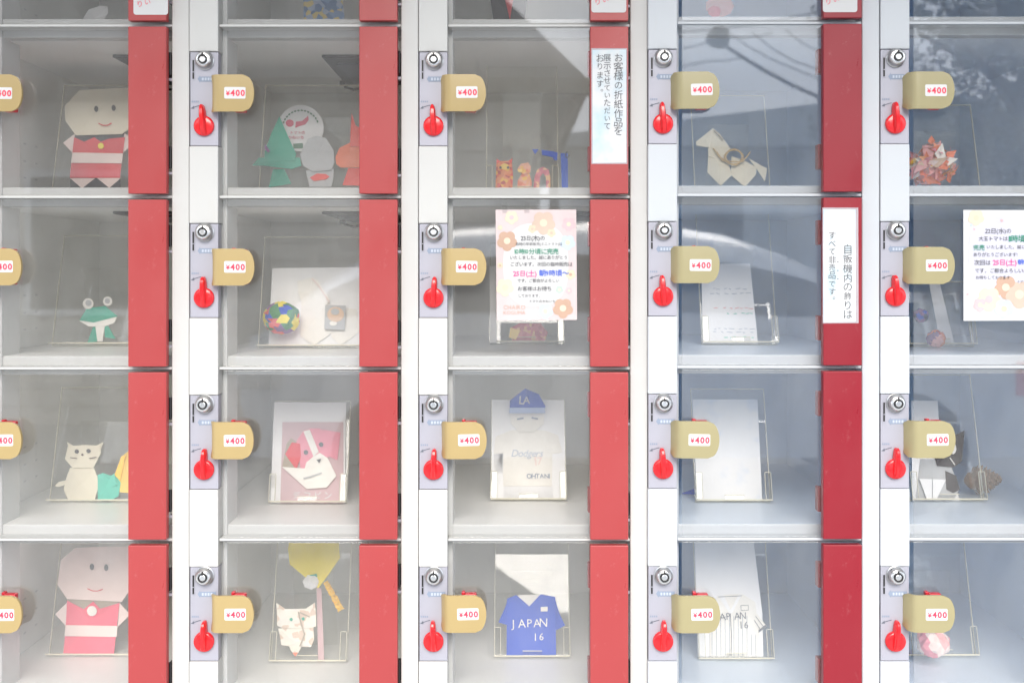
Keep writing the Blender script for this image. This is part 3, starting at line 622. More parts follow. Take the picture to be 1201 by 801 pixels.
# --- column B
P = stand('wide clear acrylic stand behind the green, grey and orange paper foldings', 303, 434, 0, 100, 1, y0=.18, clip=False); z = Z(5.72, 260, 90)
o_ = item('round_sticker', 'round white sticker with a red tomato and bean, behind the grey folding', 'sticker', P, [('disc', z(*circ(530, 348, 155, 155, 32)), LABELW, 0), ('tomato', z(*circ(457, 314, 27, 24)), PINKPEN if 0 else mat('tomato_red_print', srgb(196, 44, 84), .5), 1),
     ('bean', z((498, 305), (540, 300), (580, 265), (584, 292), (560, 322), (520, 334), (494, 345)), MATS['tomato_red_print'], 1), ('band', z((480, 452), (545, 448), (545, 482), (482, 484)), pm('green_print', 60, 110, 80), 1)])
b = MB()
for k in range(14):
    a = R(200 + k * 10.5); b.prism([plane_at(P, *q_, .0042) for q_ in z(*circ(530 + 122 * math.cos(a), 350 + 122 * math.sin(a), 6, 9, 8, a))], P.n, .0002, MATS['green_print'])
textfit(b, 'トマトの', 260 + 455 / 5.72, 260 + 560 / 5.72, 90 + 376 / 5.72, 0, MATS['tomato_red_print'], off=.012, P=P, poff=.0043); textfit(b, 'かねいち', 260 + 446 / 5.72, 260 + 552 / 5.72, 90 + 408 / 5.72, 0, MATS['tomato_red_print'], off=.012, P=P, poff=.0043)
b.build('lettering', o_)
item('paper_folding', 'green pointed paper folding with a wide brim, left of the grey one', 'origami', P, [('base', z((345, 625), (420, 622), (468, 720), (315, 745)), TEAL, 2, .002), ('brim', z((205, 598), (250, 545), (525, 545), (535, 600), (470, 622), (290, 600)), TEAL, 3, .002), ('cone', z((388, 268), (436, 380), (500, 520), (490, 566), (285, 570), (290, 500), (335, 380)), TEAL, 5, .003), ('patch', z((290, 452), (325, 500), (312, 510), (290, 490)), PURPLE, 9)], group=G_OR)
item('paper_folding', 'grey rounded paper folding with a red motif on its lower half', 'origami', P, [('lower', z((565, 630), (752, 620), (748, 690), (735, 742), (590, 742)), GREYP, 3, .002), ('motif', z((592, 678), (640, 652), (700, 655), (724, 672), (700, 690), (620, 702)), CORAL, 6), ('upper', z((580, 420), (640, 398), (700, 415), (752, 500), (757, 575), (735, 628), (610, 640), (548, 600), (527, 520)), GREYP, 6, .003)], group=G_OR)
item('paper_folding', 'orange spiked paper folding over a red base, half hidden by the red strip', 'origami', P, [('base', z((850, 615), (1000, 615), (1000, 735), (810, 730)), CORAL, 2, .002), ('body', z((762, 545), (790, 480), (870, 440), (1000, 470), (1000, 612), (800, 612), (770, 590)), ORANGE, 4, .003), ('spike', z((872, 246), (900, 330), (925, 345), (940, 470), (860, 470), (866, 340)), CORAL, 7, .002)], group=G_OR)
P = stand('wide clear acrylic stand behind the patchwork paper ball and white horse', 302.4, 434, 408, 277.7, 2, clip=False); z = Z(3.64, 220, 220)
item('white_sheet', 'large white sheet standing in for sky glare behind the patchwork ball and the white paper horse', 'paper', P, [('sheet', z((362, 345), (800, 340), (800, 676), (345, 676)), PAPER, 0)])  # sky glare on the stand, drawn as a white sheet
item('paper_horse', 'white folded paper horse with a small framed picture, on a white sheet', 'origami horse', P, [('rump', z((600, 500), (720, 520), (740, 610), (690, 650), (655, 672), (615, 640)), IVORY, 2, .002), ('chest', z((488, 455), (520, 440), (600, 480), (640, 600), (590, 640), (540, 674), (482, 635)), IVORY, 3, .003), ('neck', z((470, 445), (535, 385), (556, 395), (610, 480), (560, 540), (500, 520)), IVORY, 5, .002), ('muzzle', z((470, 400), (536, 384), (520, 440), (474, 452)), IVORY, 6), ('stripe', z(*stroke([(530, 388), (560, 420), (606, 490)], 6)), PINKISH, 9)], group=G_OR)
item('picture_patch', 'small square picture of an orange rose on the white paper horse', 'picture', P, [('print', z((588, 502), (676, 504), (670, 608), (584, 604)), GREYP, 10), ('bloom', z(*circ(632, 542, 36, 32)), PEACHY, 11), ('centre', z(*circ(630, 530, 18, 14)), GREYP, 12), ('leaf', z(*circ(622, 580, 16, 10)), IVORY, 11)])
def ball(label, cx, cy, rp, y, mats, seed, name='paper_ball', cat='paper ball', sq=.92, zb=None, grp=None):
    c = W(cx, cy, y); k = U * (D + y) / D; r_ = rp * k; rr = random.Random(seed); bmm = bmesh.new(); bmesh.ops.create_icosphere(bmm, subdivisions=3, radius=r_)
    for v in bmm.verts: v.co *= 1 + rr.uniform(-.09, .08); v.co.z *= sq; v.co += c
    if zb is not None:
        dz = zb - min(v.co.z for v in bmm.verts)
        for v in bmm.verts: v.co.z += dz
    b = MB(); root = thing(name, c, label, cat, grp); bmm.faces.ensure_lookup_table(); grp_ = {}
    for f in bmm.faces:
        a = f.calc_center_median() - c; best = max(range(44), key=lambda i: a.dot(ICO[i])); grp_.setdefault(best, []).append([v.co.copy() for v in f.verts])
    for i, fs in grp_.items():
        b = MB(); m = rr.choice(mats)
        for f in fs: b.add(f, [[0, 1, 2]], m)
        b.build('facet', root)
    bmm.free(); return root
_b = bmesh.new(); bmesh.ops.create_icosphere(_b, subdivisions=1, radius=1); _b.free(); ICO = [Vector((math.cos(k * 2.39996) * math.sqrt(1 - (1 - (2 * k + 1) / 44) ** 2), math.sin(k * 2.39996) * math.sqrt(1 - (1 - (2 * k + 1) / 44) ** 2), 1 - (2 * k + 1) / 44)) for k in range(44)]
ball('patchwork paper ball in red, green, yellow and purple', 220 + 402 / 3.64, 220 + 556 / 3.64, 21, .155, [REDP, pm('leaf_green_paper', 60, 140, 80), YELP, PURPLE, BLUEP, CORAL, MATS['leaf_green_paper']], 5, zb=None)
P = stand('clear acrylic stand holding the pink picture card of a dog', 316.7, 406.8, 589.8, 470, 3); z = Z(5.72, 310, 460)
item('white_sheet', 'white backing sheet behind the pink card of a dog', 'paper', P, [('sheet', z((66, 66), (548, 70), (540, 744), (42, 744)), PAPER, 0)])
o_ = item('picture_card', 'pale pink card with a folded pink and white paper dog and white lettering', 'card', P, [('card', z((122, 200), (530, 200), (532, 744), (108, 744)), BLUSH, 1), ('ear', z((120, 500), (150, 345), (180, 308), (240, 345), (250, 430), (212, 522)), TAUPE, 3, .001), ('ear', z((140, 415), (185, 335), (240, 345), (246, 430), (215, 520)), REDP, 5, .001),
     ('ear', z((390, 250), (512, 270), (490, 455), (430, 430), (400, 330)), PINKDOG, 3, .001), ('face', z((215, 330), (262, 260), (310, 242), (372, 242), (430, 290), (430, 440), (330, 470), (270, 550), (245, 520)), PINKDOG, 4, .001), ('blaze', z((262, 262), (305, 250), (365, 400), (330, 430)), IVORY, 6), ('snout', z((330, 430), (372, 405), (425, 440), (484, 560), (420, 638), (285, 648), (120, 500), (262, 545), (282, 470)), IVORY, 5, .001), ('nose', z((350, 452), (382, 446), (368, 474)), PENGREY, 8),
     ('eye', z(*circ(279, 402, 15)), PENGREY, 8), ('eye', z(*circ(381, 350, 15)), PENGREY, 8), ('collar', z(*stroke([(262, 578), (320, 562), (385, 540)], 10)), GREYP, 8)], off0=.0026)
b = MB(); textfit(b, 'デコピン', 310 + 185 / 5.72, 310 + 470 / 5.72, 460 + 690 / 5.72, 0, LABELW, off=.016, gap=.35, P=P, poff=.0047); b.build('lettering', o_)
P = stand('clear acrylic stand holding the yellow folding and white paper cat', 317.4, 407.3, 774.7, 626, 4); z = Z(4.19, 220, 610)
item('paper_folding', 'large yellow folded paper shape hanging above the gold foil strip', 'origami', P, [('left_half', z((500, 90), (615, 84), (636, 328), (570, 272), (502, 216), (494, 140)), YELP, 2), ('right_half', z((615, 84), (742, 96), (749, 185), (690, 270), (644, 332), (634, 328)), YELP, 3, .001)], group=G_OR)
item('crumpled_paper', 'small crumpled white paper knot under the yellow folding', 'paper', P, [('knot', z((565, 300), (590, 268), (632, 268), (645, 300), (636, 326), (608, 340), (576, 328)), PAPER, 5, .009), ('tie', z((600, 268), (634, 262), (638, 276), (612, 280)), TEAL, 6)])
fo = thing('foil_strip', P.O, 'crinkled gold foil strip slanting below the yellow folding', 'foil'); b = MB(); rr = random.Random(6); rows_ = []
for k_ in range(15):
    t = k_ / 14; cx, cy, hw_ = 676 + 78 * t, 302 + 140 * t ** 1.08, (15 + rr.uniform(-2, 3)) * (.75 + .4 * t if t > .1 else .8)
    rows_.append([plane_at(P, *z((cx + hw_ * .87 * d_ + rr.uniform(-1.5, 1.5), cy - hw_ * .5 * d_ + rr.uniform(-2, 2)))[0], .008 + (.0025 if k_ % 2 else 0) + rr.uniform(0, .002) + .003 * (1 - abs(d_))) for d_ in (-1, 0, 1)])
b.add([p for r_ in rows_ for p in r_] + [plane_at(P, *z((676, 302))[0], .0045), plane_at(P, *z((754, 442))[0], .0045)], [[k_ * 3 + c_, k_ * 3 + c_ + 1, k_ * 3 + c_ + 4, k_ * 3 + c_ + 3] for k_ in range(14) for c_ in (0, 1)] + [[k_ * 3, k_ * 3 + 3, 46 if k_ > 7 else 45] for k_ in range(14)], GOLD); b.build('strip', fo)
item('paper_straw', 'pale pink paper stick standing beside the white cat', 'stick', P, [('stick', z((634, 330), (658, 334), (672, 690), (642, 690)), pm('dusty_pink_paper', 206, 172, 174), 0)])
SPECK = patterned('speckled_ivory_paper', [srgb(240, 234, 220), srgb(240, 234, 220), srgb(238, 232, 222), srgb(222, 198, 178), srgb(243, 238, 226), srgb(240, 234, 220)], 130)
item('paper_cat', 'small speckled white paper cat with green eyes, beside the pink stick', 'origami cat', P, [('body', z((446, 530), (618, 520), (622, 585), (606, 622), (560, 620), (535, 668), (508, 640), (500, 618), (462, 612)), SPECK, 3, .003), ('ear', z((436, 404), (478, 432), (440, 470)), SPECK, 3), ('ear', z((626, 404), (585, 430), (630, 470)), SPECK, 3), ('head', z((440, 436), (630, 432), (632, 520), (600, 530), (470, 530), (440, 516)), SPECK, 5, .002),
     ('eye', z(*circ(509, 486, 8)), TEAL, 8), ('eye', z(*circ(568, 483, 8)), TEAL, 8), ('stripe', z(*stroke([(545, 448), (556, 500), (575, 560), (552, 618)], 7)), TAUPE, 9), ('stripe', z(*stroke([(552, 452), (600, 474)], 6)), TAUPE, 9), ('nose', z((516, 650), (542, 648), (530, 668)), ORANGE, 7)], group=G_OR)

# --- column C
P = stand('clear acrylic stand behind the patterned orange figures and blue ribbon', 570, 655, 0, 59, 1, y0=.18); z = Z(8.58, 560, 140)
FOX = patterned('orange_patterned_paper', [srgb(236, 130, 76), srgb(232, 84, 72), srgb(246, 186, 70), srgb(240, 150, 100), srgb(190, 60, 60)], 190, .45)
PEACH = patterned('peach_patterned_paper', [srgb(244, 170, 120), srgb(240, 140, 110), srgb(250, 200, 90), srgb(244, 180, 150)], 170, .45)
ROSEP = patterned('rose_patterned_paper', [srgb(220, 120, 130), srgb(200, 90, 110), srgb(240, 190, 140)], 170, .45)
item('paper_figure', 'orange patterned paper figure with two red ear points, leftmost of three', 'origami', P, [('body', z((190, 425), (345, 420), (358, 560), (352, 720), (180, 720), (186, 560)), FOX, 2, .006), ('ear', z((190, 398), (232, 425), (196, 450)), CORAL, 4), ('ear', z((352, 394), (310, 424), (345, 450)), CORAL, 4), ('face', z(*circ(274, 490, 48, 42)), PALEGOLD, 5, .002), ('eye', z(*circ(232, 488, 12)), DARKP, 8), ('eye', z(*circ(308, 488, 12)), DARKP, 8)], group=G_OR)
item('paper_figure', 'peach patterned paper figure between the orange figure and the rose ring', 'origami', P, [('body', z((440, 560), (520, 540), (548, 640), (540, 720), (400, 720), (405, 620)), PEACH, 2, .004), ('head', z((402, 500), (440, 450), (510, 438), (538, 480), (530, 540), (450, 560)), PEACH, 5, .004), ('beak', z((400, 505), (450, 500), (450, 540), (415, 535)), PALEGOLD, 9)], group=G_OR)
item('paper_figure', 'rose patterned paper ring shape beside the blue ribbon', 'origami', P, [('arch', z((560, 720), (575, 580), (600, 510), (660, 480), (715, 510), (735, 590), (735, 720), (690, 720), (690, 590), (660, 545), (630, 580), (620, 720)), ROSEP, 3)], group=G_OR)
item('blue_ribbon', 'wide blue ribbon hung over the right edge of a stand, black loop at its top', 'ribbon', P, [('top', z((645, 310), (760, 325), (806, 340), (802, 414), (770, 414), (760, 385), (650, 362)), BLUEP, 13), ('tail', z((836, 345), (908, 345), (912, 700), (850, 720)), BLUEP, 13, .002), ('bow', z((550, 305), (615, 305), (580, 355)), BLUEP, 11), ('loop', z(*stroke(circ(903, 360, 17, 28, 14)[:12], 8)), BLACK, 15)])
P = stand('clear acrylic stand below the pink bordered notice', 574.2, 661.3, 403.5, 285, 2); z = Z(3.64, 480, 220)
item('white_sheet', 'narrow white paper strip at the left edge of the stand below the pink notice', 'paper', P, [('strip', z((343, 338), (372, 336), (372, 660), (345, 664)), PAPER, 12)])
item('paper_folding', 'dull pink folded paper peeping out under the pink bordered notice', 'origami', P, [('body', z((430, 600), (470, 580), (560, 580), (592, 620), (580, 655), (440, 655)), ROSEP, 1, .004), ('wing', z((432, 598), (475, 610), (455, 650), (425, 640)), PALEGOLD, 4)], group=G_OR)
P = stand('clear acrylic stand holding the pale paper baseball player', 575.6, 664, 586.5, 469, 3); z = Z(5.336, 570, 450)
item('white_sheet', 'white card backing the pale paper baseball player', 'paper', P, [('sheet', z((36, 102), (488, 102), (494, 722), (36, 722)), SHEETW, 0)])
o_ = item('paper_player', 'folded paper baseball player with a blue cap and white uniform', 'origami figure', P, [('trousers', z((110, 640), (415, 640), (420, 722), (110, 722)), pm('pale_grey_paper', 214, 214, 214), 0), ('arm', z((48, 440), (105, 430), (105, 560), (55, 565)), GREYP, 0), ('torso', z((60, 330), (160, 290), (360, 290), (450, 320), (478, 430), (415, 440), (412, 640), (108, 640), (108, 430), (48, 440)), IVORY, 1, .001),
     ('face', z((150, 180), (366, 180), (362, 250), (300, 300), (210, 300), (156, 250)), IVORY, 4, .001), ('cap', z((245, 30), (330, 66), (372, 140), (366, 182), (148, 182), (150, 105)), BLUEP, 6, .002), ('glare_visor', z((148, 150), (368, 150), (372, 184), (146, 184)), PALEBLUE, 9), ('eye', z(*stroke([(195, 222), (235, 215)], 9)), GREYINK, 7), ('eye', z(*stroke([(285, 212), (325, 220)], 9)), GREYINK, 7)])  # pale visor, face and inks stand in for sky glare on the stand
b = MB(); textfit(b, 'LA', 570 + 210 / 5.336, 570 + 272 / 5.336, 450 + 100 / 5.336, 0, LABELW, off=.01, gap=-.12, P=P, poff=.0125)
textfit(b, 'Dodgers', 570 + 165 / 5.336, 570 + 360 / 5.336, 450 + 432 / 5.336, 0, PALEINK, gap=.02, P=P, poff=.0062, slant=.25, jit=.015); textfit(b, '17', 570 + 305 / 5.336, 570 + 355 / 5.336, 450 + 480 / 5.336, 0, PINKISH, off=.02, P=P, poff=.0062)
textfit(b, 'OHTANI', 570 + 255 / 5.336, 570 + 400 / 5.336, 450 + 575 / 5.336, 0, GREYINK, off=.01, P=P, poff=.0062); b.build('lettering', o_)
P = stand('clear acrylic stand holding the blue paper jersey', 579.8, 668.5, 769.4, 628, 4); z = Z(4.19, 480, 610)
o_ = item('paper_jersey', 'blue folded paper jersey with white handwritten JAPAN 16', 'origami jersey', P, [('sleeve', z((484, 385), (470, 430), (438, 500), (480, 514), (500, 450)), BLUEP, 0, .001), ('sleeve', z((716, 380), (735, 450), (766, 516), (722, 540), (700, 450)), BLUEP, 0, .001), ('lining', z((535, 366), (648, 364), (640, 420), (545, 420)), IVORY, 1),
     ('left_front', z((480, 384), (526, 366), (590, 422), (592, 662), (478, 662)), BLUEP, 2), ('right_front', z((590, 422), (646, 362), (718, 376), (722, 660), (588, 662)), BLUEP, 3, 0), ('patch', z((646, 425), (680, 424), (680, 446), (646, 447)), IVORY, 5)])
b = MB()
for ch, x0, x1, yc, sz, sl_ in (('J', 502, 530, 506, 52, 0), ('A', 535, 575, 505, 56, 0), ('P', 580, 610, 503, 54, 0), ('A', 610, 640, 503, 54, 0), ('N', 642, 678, 500, 56, 0), ('1', 618, 640, 572, 48, 0), ('6', 640, 666, 570, 48, 0)):
    textfit(b, ch, 480 + x0 / 4.19, 0, 610 + yc / 4.19, 0, IVORY, off=-.004, jit=.06, size=sz / 4.19, P=P, poff=.0085)
b.build('lettering', o_)

# --- column D
P = stand('clear acrylic stand behind the white paper horse with a twine ring', 815, 904, 0, 112, 1, True, y0=.18, clip=False); z = Z(3.48, 740, 0)
item('paper_horse', 'cream folded paper horse wearing a twine ring on its back', 'origami horse', P, [('rump', z((410, 640), (460, 655), (512, 685), (510, 714), (465, 765), (408, 716)), CREAM, 2, .002), ('tail', z((480, 648), (556, 690), (546, 742), (516, 696)), CREAM, 0), ('chest', z((316, 600), (390, 640), (412, 716), (366, 760), (312, 706)), CREAM, 3, .003), ('neck', z((335, 526), (362, 548), (406, 608), (380, 660), (316, 640), (314, 580)), CREAM, 5, .002), ('head', z((335, 525), (265, 580), (268, 596), (320, 604), (332, 560)), CREAM, 7, .001), ('mane', z(*stroke([(340, 535), (358, 552), (376, 574)], 6)), TAUPE, 9)], group=G_OR)
c = plane_at(P, 740 + 420 / 3.48, 642 / 3.48, .016); b = MB(); rr = random.Random(2); k = U * 1.12
for t in range(6):
    ph, r1, r2 = rr.uniform(0, 6), rr.uniform(9, 11.5), rr.uniform(8, 9.6)
    b.tube([c + Vector((r1 * k * math.cos(a * .35 + ph), rr.uniform(-.001, .001), r2 * k * math.sin(a * .35 + ph))) for a in range(19)], .0009, STRAW, 5)
for p_ in (((336, 606), (360, 640), (400, 668), (430, 676), (470, 645), (486, 622)), ((350, 620), (372, 655), (410, 660), (455, 662), (478, 634))):
    b.tube([plane_at(P, 740 + x_ / 3.48, y_ / 3.48, .013) for x_, y_ in p_], .0011, STRAW, 5)
tag(b.build('twine_ring'), 'straw coloured twine ring tied on the back of the cream paper horse', 'twine')
P = stand('tall clear acrylic stand holding a faintly written white sheet', 823, 911.7, 404, 236, 2, True); z = Z(6.16, 800, 290)
o_ = item('white_sheet', 'white sheet with faint pastel lines of writing in the tall stand', 'paper', P, [('sheet', z((140, 120), (490, 120), (548, 700), (148, 696)), SHEETW, 0)])
b = MB(); rr = random.Random(4)
for yy, m in ((300, PALEINK), (335, PALEINK), (440, PINKCHEEK), (478, AQUA), (590, PALEINK), (612, PALEINK), (650, AQUA)):
    x = 190 + rr.uniform(0, 140)
    while x < 500: l = rr.uniform(14, 40); b.prism([plane_at(P, *q_, .0032) for q_ in z(*stroke([(x, yy + rr.uniform(-4, 4)), (x + l, yy + rr.uniform(-6, 6))], 5))], P.n, .0001, m); x += l + rr.uniform(6, 40)
b.build('faint_writing', o_)
P = stand('clear acrylic stand holding a blank white card mottled in blue', 815.5, 904, 588, 455.7, 3, True); z = Z(3.64, 740, 420)
BLUEMOTTLE = patterned('mottled_white_paper', [(.86, .86, .87)], 20); n_ = BLUEMOTTLE.node_tree; p_ = n_.nodes['Principled BSDF']
t1 = n_.nodes.new('ShaderNodeTexCoord'); t2 = n_.nodes.new('ShaderNodeTexNoise'); t2.inputs['Scale'].default_value = 22; t2.inputs['Detail'].default_value = 5; t3 = n_.nodes.new('ShaderNodeValToRGB')
t3.color_ramp.elements[0].position = .5; t3.color_ramp.elements[1].position = .78; t3.color_ramp.elements[0].color = (.87, .87, .87, 1); t3.color_ramp.elements[1].color = (.56, .66, .82, 1)  # noise mottles the white card with pale blue
n_.links.new(t1.outputs['Object'], t2.inputs['Vector']); n_.links.new(t2.outputs['Fac'], t3.inputs['Fac']); n_.links.new(t3.outputs[0], p_.inputs['Base Color'])
item('white_sheet', 'blank white card with faint blue mottling filling its stand', 'paper', P, [('sheet', z((262, 176), (540, 176), (560, 606), (282, 606)), BLUEMOTTLE, 0)])
b = MB(); bp = [W(740 + x_ / 3.64, 420 + y_ / 3.64, .22) for x_, y_ in ((216, 576), (270, 556), (270, 582))]
zf = floor_z(3, True) + .0006; b.prism([Vector((p.x, p.y + (zf + .012 - p.z) * 0, max(zf, p.z))) for p in bp], FRONT, .004, BLUEP); tag(b.build('paper_scrap'), 'small blue folded paper scrap on the floor left of the mottled card', 'paper')
P = stand('clear acrylic stand holding the pinstripe paper jersey', 818.7, 906.2, 772, 628, 4, True); z = Z(4.19, 740, 610)
item('white_sheet', 'tall white sheet in place of mirrored sky, behind the pinstripe paper jersey', 'paper', P, [('sheet', z((312, 60), (596, 60), (645, 450), (650, 668), (328, 668)), SHEETW, 0)])  # mirrored sky on the acrylic, built as a white sheet
o_ = item('paper_jersey', 'white pinstripe folded paper jersey with dark handwritten JAPAN 16', 'origami jersey', P, [('sleeve', z((612, 452), (668, 520), (622, 556), (600, 500)), IVORY, 1), ('sleeve_hem', z((668, 520), (660, 512), (618, 546), (622, 556)), DARKINK, 2), ('body', z((428, 368), (546, 360), (610, 402), (628, 556), (625, 668), (388, 668), (388, 500), (400, 420)), IVORY, 3), ('collar', z((428, 368), (455, 366), (490, 440), (530, 362), (546, 360), (498, 455), (482, 455)), PAPER, 4)])
b = MB()
for k_ in range(11):
    x_ = 398 + k_ * 21.5; b.prism([plane_at(P, *q_, .0071) for q_ in z(*stroke([(x_, 470 if k_ < 9 else 560), (x_ + 1, 664)], 2.2))], P.n, .0001, GREYINK)
b.prism([plane_at(P, *q_, .0071) for q_ in z(*stroke([(488, 456), (494, 560), (492, 666)], 3.2))], P.n, .0001, DARKINK); b.build('pinstripe', o_)['kind'] = 'stuff'
b = MB()
for ch, x0, yc, sz in (('J', 404, 478, 44), ('A', 436, 472, 46), ('P', 470, 470, 46), ('A', 508, 468, 46), ('N', 538, 466, 42), ('1', 540, 512, 46), ('6', 558, 512, 46)): textfit(b, ch, 740 + x0 / 4.19, 0, 610 + yc / 4.19, 0, DARKINK, off=-.006, size=sz / 4.19, P=P, poff=.0082)
for seg in (((540, 418), (576, 416), (578, 440), (542, 442), (540, 418)), ((430, 376), (545, 370)), ((612, 470), (650, 520)), ((606, 490), (636, 536))): b.prism([plane_at(P, *q_, .0082) for q_ in z(*stroke(list(seg), 2.6))], P.n, .0001, DARKINK)
b.build('lettering', o_)

# --- column E
P = stand('clear acrylic stand behind the pink and orange paper petal cluster', 1062, 1150.8, 0, 123, 1, True, y0=.18, clip=False)
c = plane_at(P, 1092, 193, .05); fl = thing('paper_flower_ball', c, 'cluster of pink, peach and orange folded paper petals', 'paper flowers')
rr = random.Random(9); pet = [PINKCHEEK, ORANGE, PEACH, PINKISH, PEACHY, PINKDOG, PINKCHEEK, IVORY]
for k_ in range(110):
    a = Vector((rr.gauss(0, 1), rr.gauss(0, 1) - .5, rr.gauss(0, 1))).normalized(); q_ = a.orthogonal().normalized(); q_.rotate(Matrix.Rotation(rr.uniform(0, 6), 3, a)); s_ = a.cross(q_); rd = .019 + rr.uniform(0, .010); o0 = c + Vector((rr.uniform(-.006, .006), 0, rr.uniform(-.004, .004))) + a * rd
    l = rr.uniform(.010, .018); b = MB(); b.add([o0 - q_ * l * .5, o0 + s_ * l * .45 + a * .003, o0 + q_ * l + a * .007, o0 - s_ * l * .45 + a * .003, o0 + a * .0015], [[0, 4, 3], [0, 1, 4], [1, 2, 4], [4, 2, 3]], rr.choice(pet)); b.build('petal', fl)
b = MB(); b.lathe([(.004, -.0195), (.014, -.014), (.0195, 0), (.014, .014), (.004, .0195)], c, (0, 0, 1), PINKCHEEK, 14); b.build('core', fl, True)
P = stand('clear acrylic stand left of the white notice with a mirrored corner', 1057, 1142.7, 406, 330, 2, True); z = Z(3.64, 1000, 220)
item('white_sheet', 'white paper slip leaning in the stand below a khaki handle, beside the white notice', 'paper', P, [('sheet', z((326, 410), (372, 410), (436, 676), (376, 676)), SHEETW, 1)])
ball('blue and purple folded paper ball, behind the slip beside the white notice', 1080, 370, 9, .15, [BLUEP, PURPLE, NAVY], 3)
ball('pink and orange folded paper ball, beside the blue one under the handle', 1098, 388, 11, .15, [PINKCHEEK, ORANGE, REDP, PURPLE], 4, zb=floor_z(2, True) + .001)
P = stand('clear acrylic stand holding the charcoal paper cat beside the pine cone', 1067, 1154.4, 587, 439, 3, True); z = Z(3.64, 1000, 420)
item('white_sheet', 'white sheet drawn for the bright reflection behind the charcoal paper cat', 'paper', P, [('sheet', z((250, 182), (362, 182), (378, 400), (460, 610), (255, 610)), SHEETW, 0)])  # pale sheet takes the place of the stand's bright reflection
item('paper_cat', 'charcoal folded paper cat with a white chest flap, behind a khaki handle', 'origami cat', P, [('body', z((290, 430), (410, 430), (455, 560), (430, 606), (270, 606)), GREYP, 2, .002), ('flank', z((395, 480), (440, 500), (458, 560), (430, 575), (400, 560)), DARKP, 4), ('head', z((330, 330), (432, 330), (478, 308), (466, 440), (430, 466), (360, 460)), DARKP, 4, .002), ('chest', z((284, 514), (338, 516), (338, 606), (318, 606)), PAPER, 6), ('chest', z((341, 516), (398, 518), (356, 606), (341, 606)), PAPER, 6), ('muzzle', z(*circ(428, 386, 14, 24)), IVORY, 8), ('whisker', z(*stroke([(415, 425), (436, 455)], 4)), IVORY, 8)], group=G_OR)
c = W(1154, 567, .21); zf = floor_z(3, True); pc = thing('pine_cone', (c.x, c.y, zf), 'brown pine cone lying on the floor right of the charcoal paper cat', 'pine cone')
CONE = mat('pine_cone_brown', (.24, .125, .06), .8, vary=.3, vscale=60); ax = Vector((.93, -.2, .1)).normalized(); r0 = .021; cc = Vector((c.x - .004, c.y, zf + .0235))
b = MB(); b.lathe([(.003, -.024), (.012, -.018), (.0145, -.004), (.010, .014), (.002, .026)], cc, ax, CONE, 10); b.build('core', pc)
q = ax.to_track_quat('Z', 'Y')
for k_ in range(74):
    t = k_ / 74; a = k_ * 2.39996; h_ = -.021 + .046 * t; rad = (.0225 if t < .3 else .0225 * (1 - (t - .3) * 1.15)) ; out = q @ Vector((math.cos(a), math.sin(a), .55)); out.normalize(); sd = ax.cross(out).normalized(); bs = cc + ax * h_ + out * rad * .35
    tip = bs + out * max(rad * .72, .004); b = MB(); w_ = .0052 * (1.1 - .5 * t); th = ax * .0016
    b.add([bs - sd * w_ * .5, bs + sd * w_ * .5, tip + sd * w_ - out * .002, tip + out * .0012, tip - sd * w_ - out * .002] + [p + th for p in (bs - sd * w_ * .5, bs + sd * w_ * .5, tip + sd * w_ - out * .002, tip + out * .0012, tip - sd * w_ - out * .002)],
          [[4, 3, 2, 1, 0], [5, 6, 7, 8, 9]] + [[i, (i + 1) % 5, 5 + (i + 1) % 5, 5 + i] for i in range(5)], CONE); b.build('scale', pc)
P = stand('clear acrylic stand behind the crumpled pink paper ball', 1060, 1145, 768, 628, 4, True)
ball('crumpled pink paper ball half hidden below a khaki handle', 1094, 738, 19, .12, [PINKCHEEK, PINKDOG, PINKISH, PINKDOG], 8, zb=floor_z(4, True) + .014)

# --- top compartments, of which only the lower edge shows
P = upright(110, 30, 0, False, .2); item('paper_folding', 'white folded paper shape in the compartment above the red tunic doll', 'origami', P, [('body', [(98, 22), (104, 12), (116, 8), (126, 8), (127, 16), (120, 26), (118, 50), (100, 50)], PAPER, 0, .004)], group=G_OR)
P = upright(380, 30, 0, False, .2); item('paper_folding', 'blue and gold patterned paper shape in the compartment above the round sticker', 'origami', P, [('body', [(356, -20), (398, -30), (404, 20), (402, 52), (356, 52)], patterned('blue_gold_paper', [srgb(120, 150, 190), srgb(210, 190, 120), srgb(160, 175, 200), srgb(90, 120, 160)], 120), 0, .004)], group=G_OR)
P = upright(598, 30, 0, False, .2); item('paper_folding', 'dark red and black shape standing in for a reflection in the middle top compartment', 'origami', P, [('body', [(574, -10), (620, -10), (612, 50), (582, 50)], DARKP, 0, .004), ('flap', [(590, -10), (604, -12), (598, 24)], REDP, 5)], group=G_OR)  # dark reflection drawn as a folded shape
P = upright(845, 30, 0, True, .2); item('paper_folding', 'pink folded paper flower in the compartment above the paper horse', 'origami', P, [('bloom', circ(844, 8, 17, 13, 9), PINKCHEEK, 0, .006), ('bloom', circ(838, 14, 8, 7, 7), ROSE, 6, .003), ('stem', [(842, 18), (847, 18), (848, 52), (843, 52)], TEAL, 0)], group=G_OR)

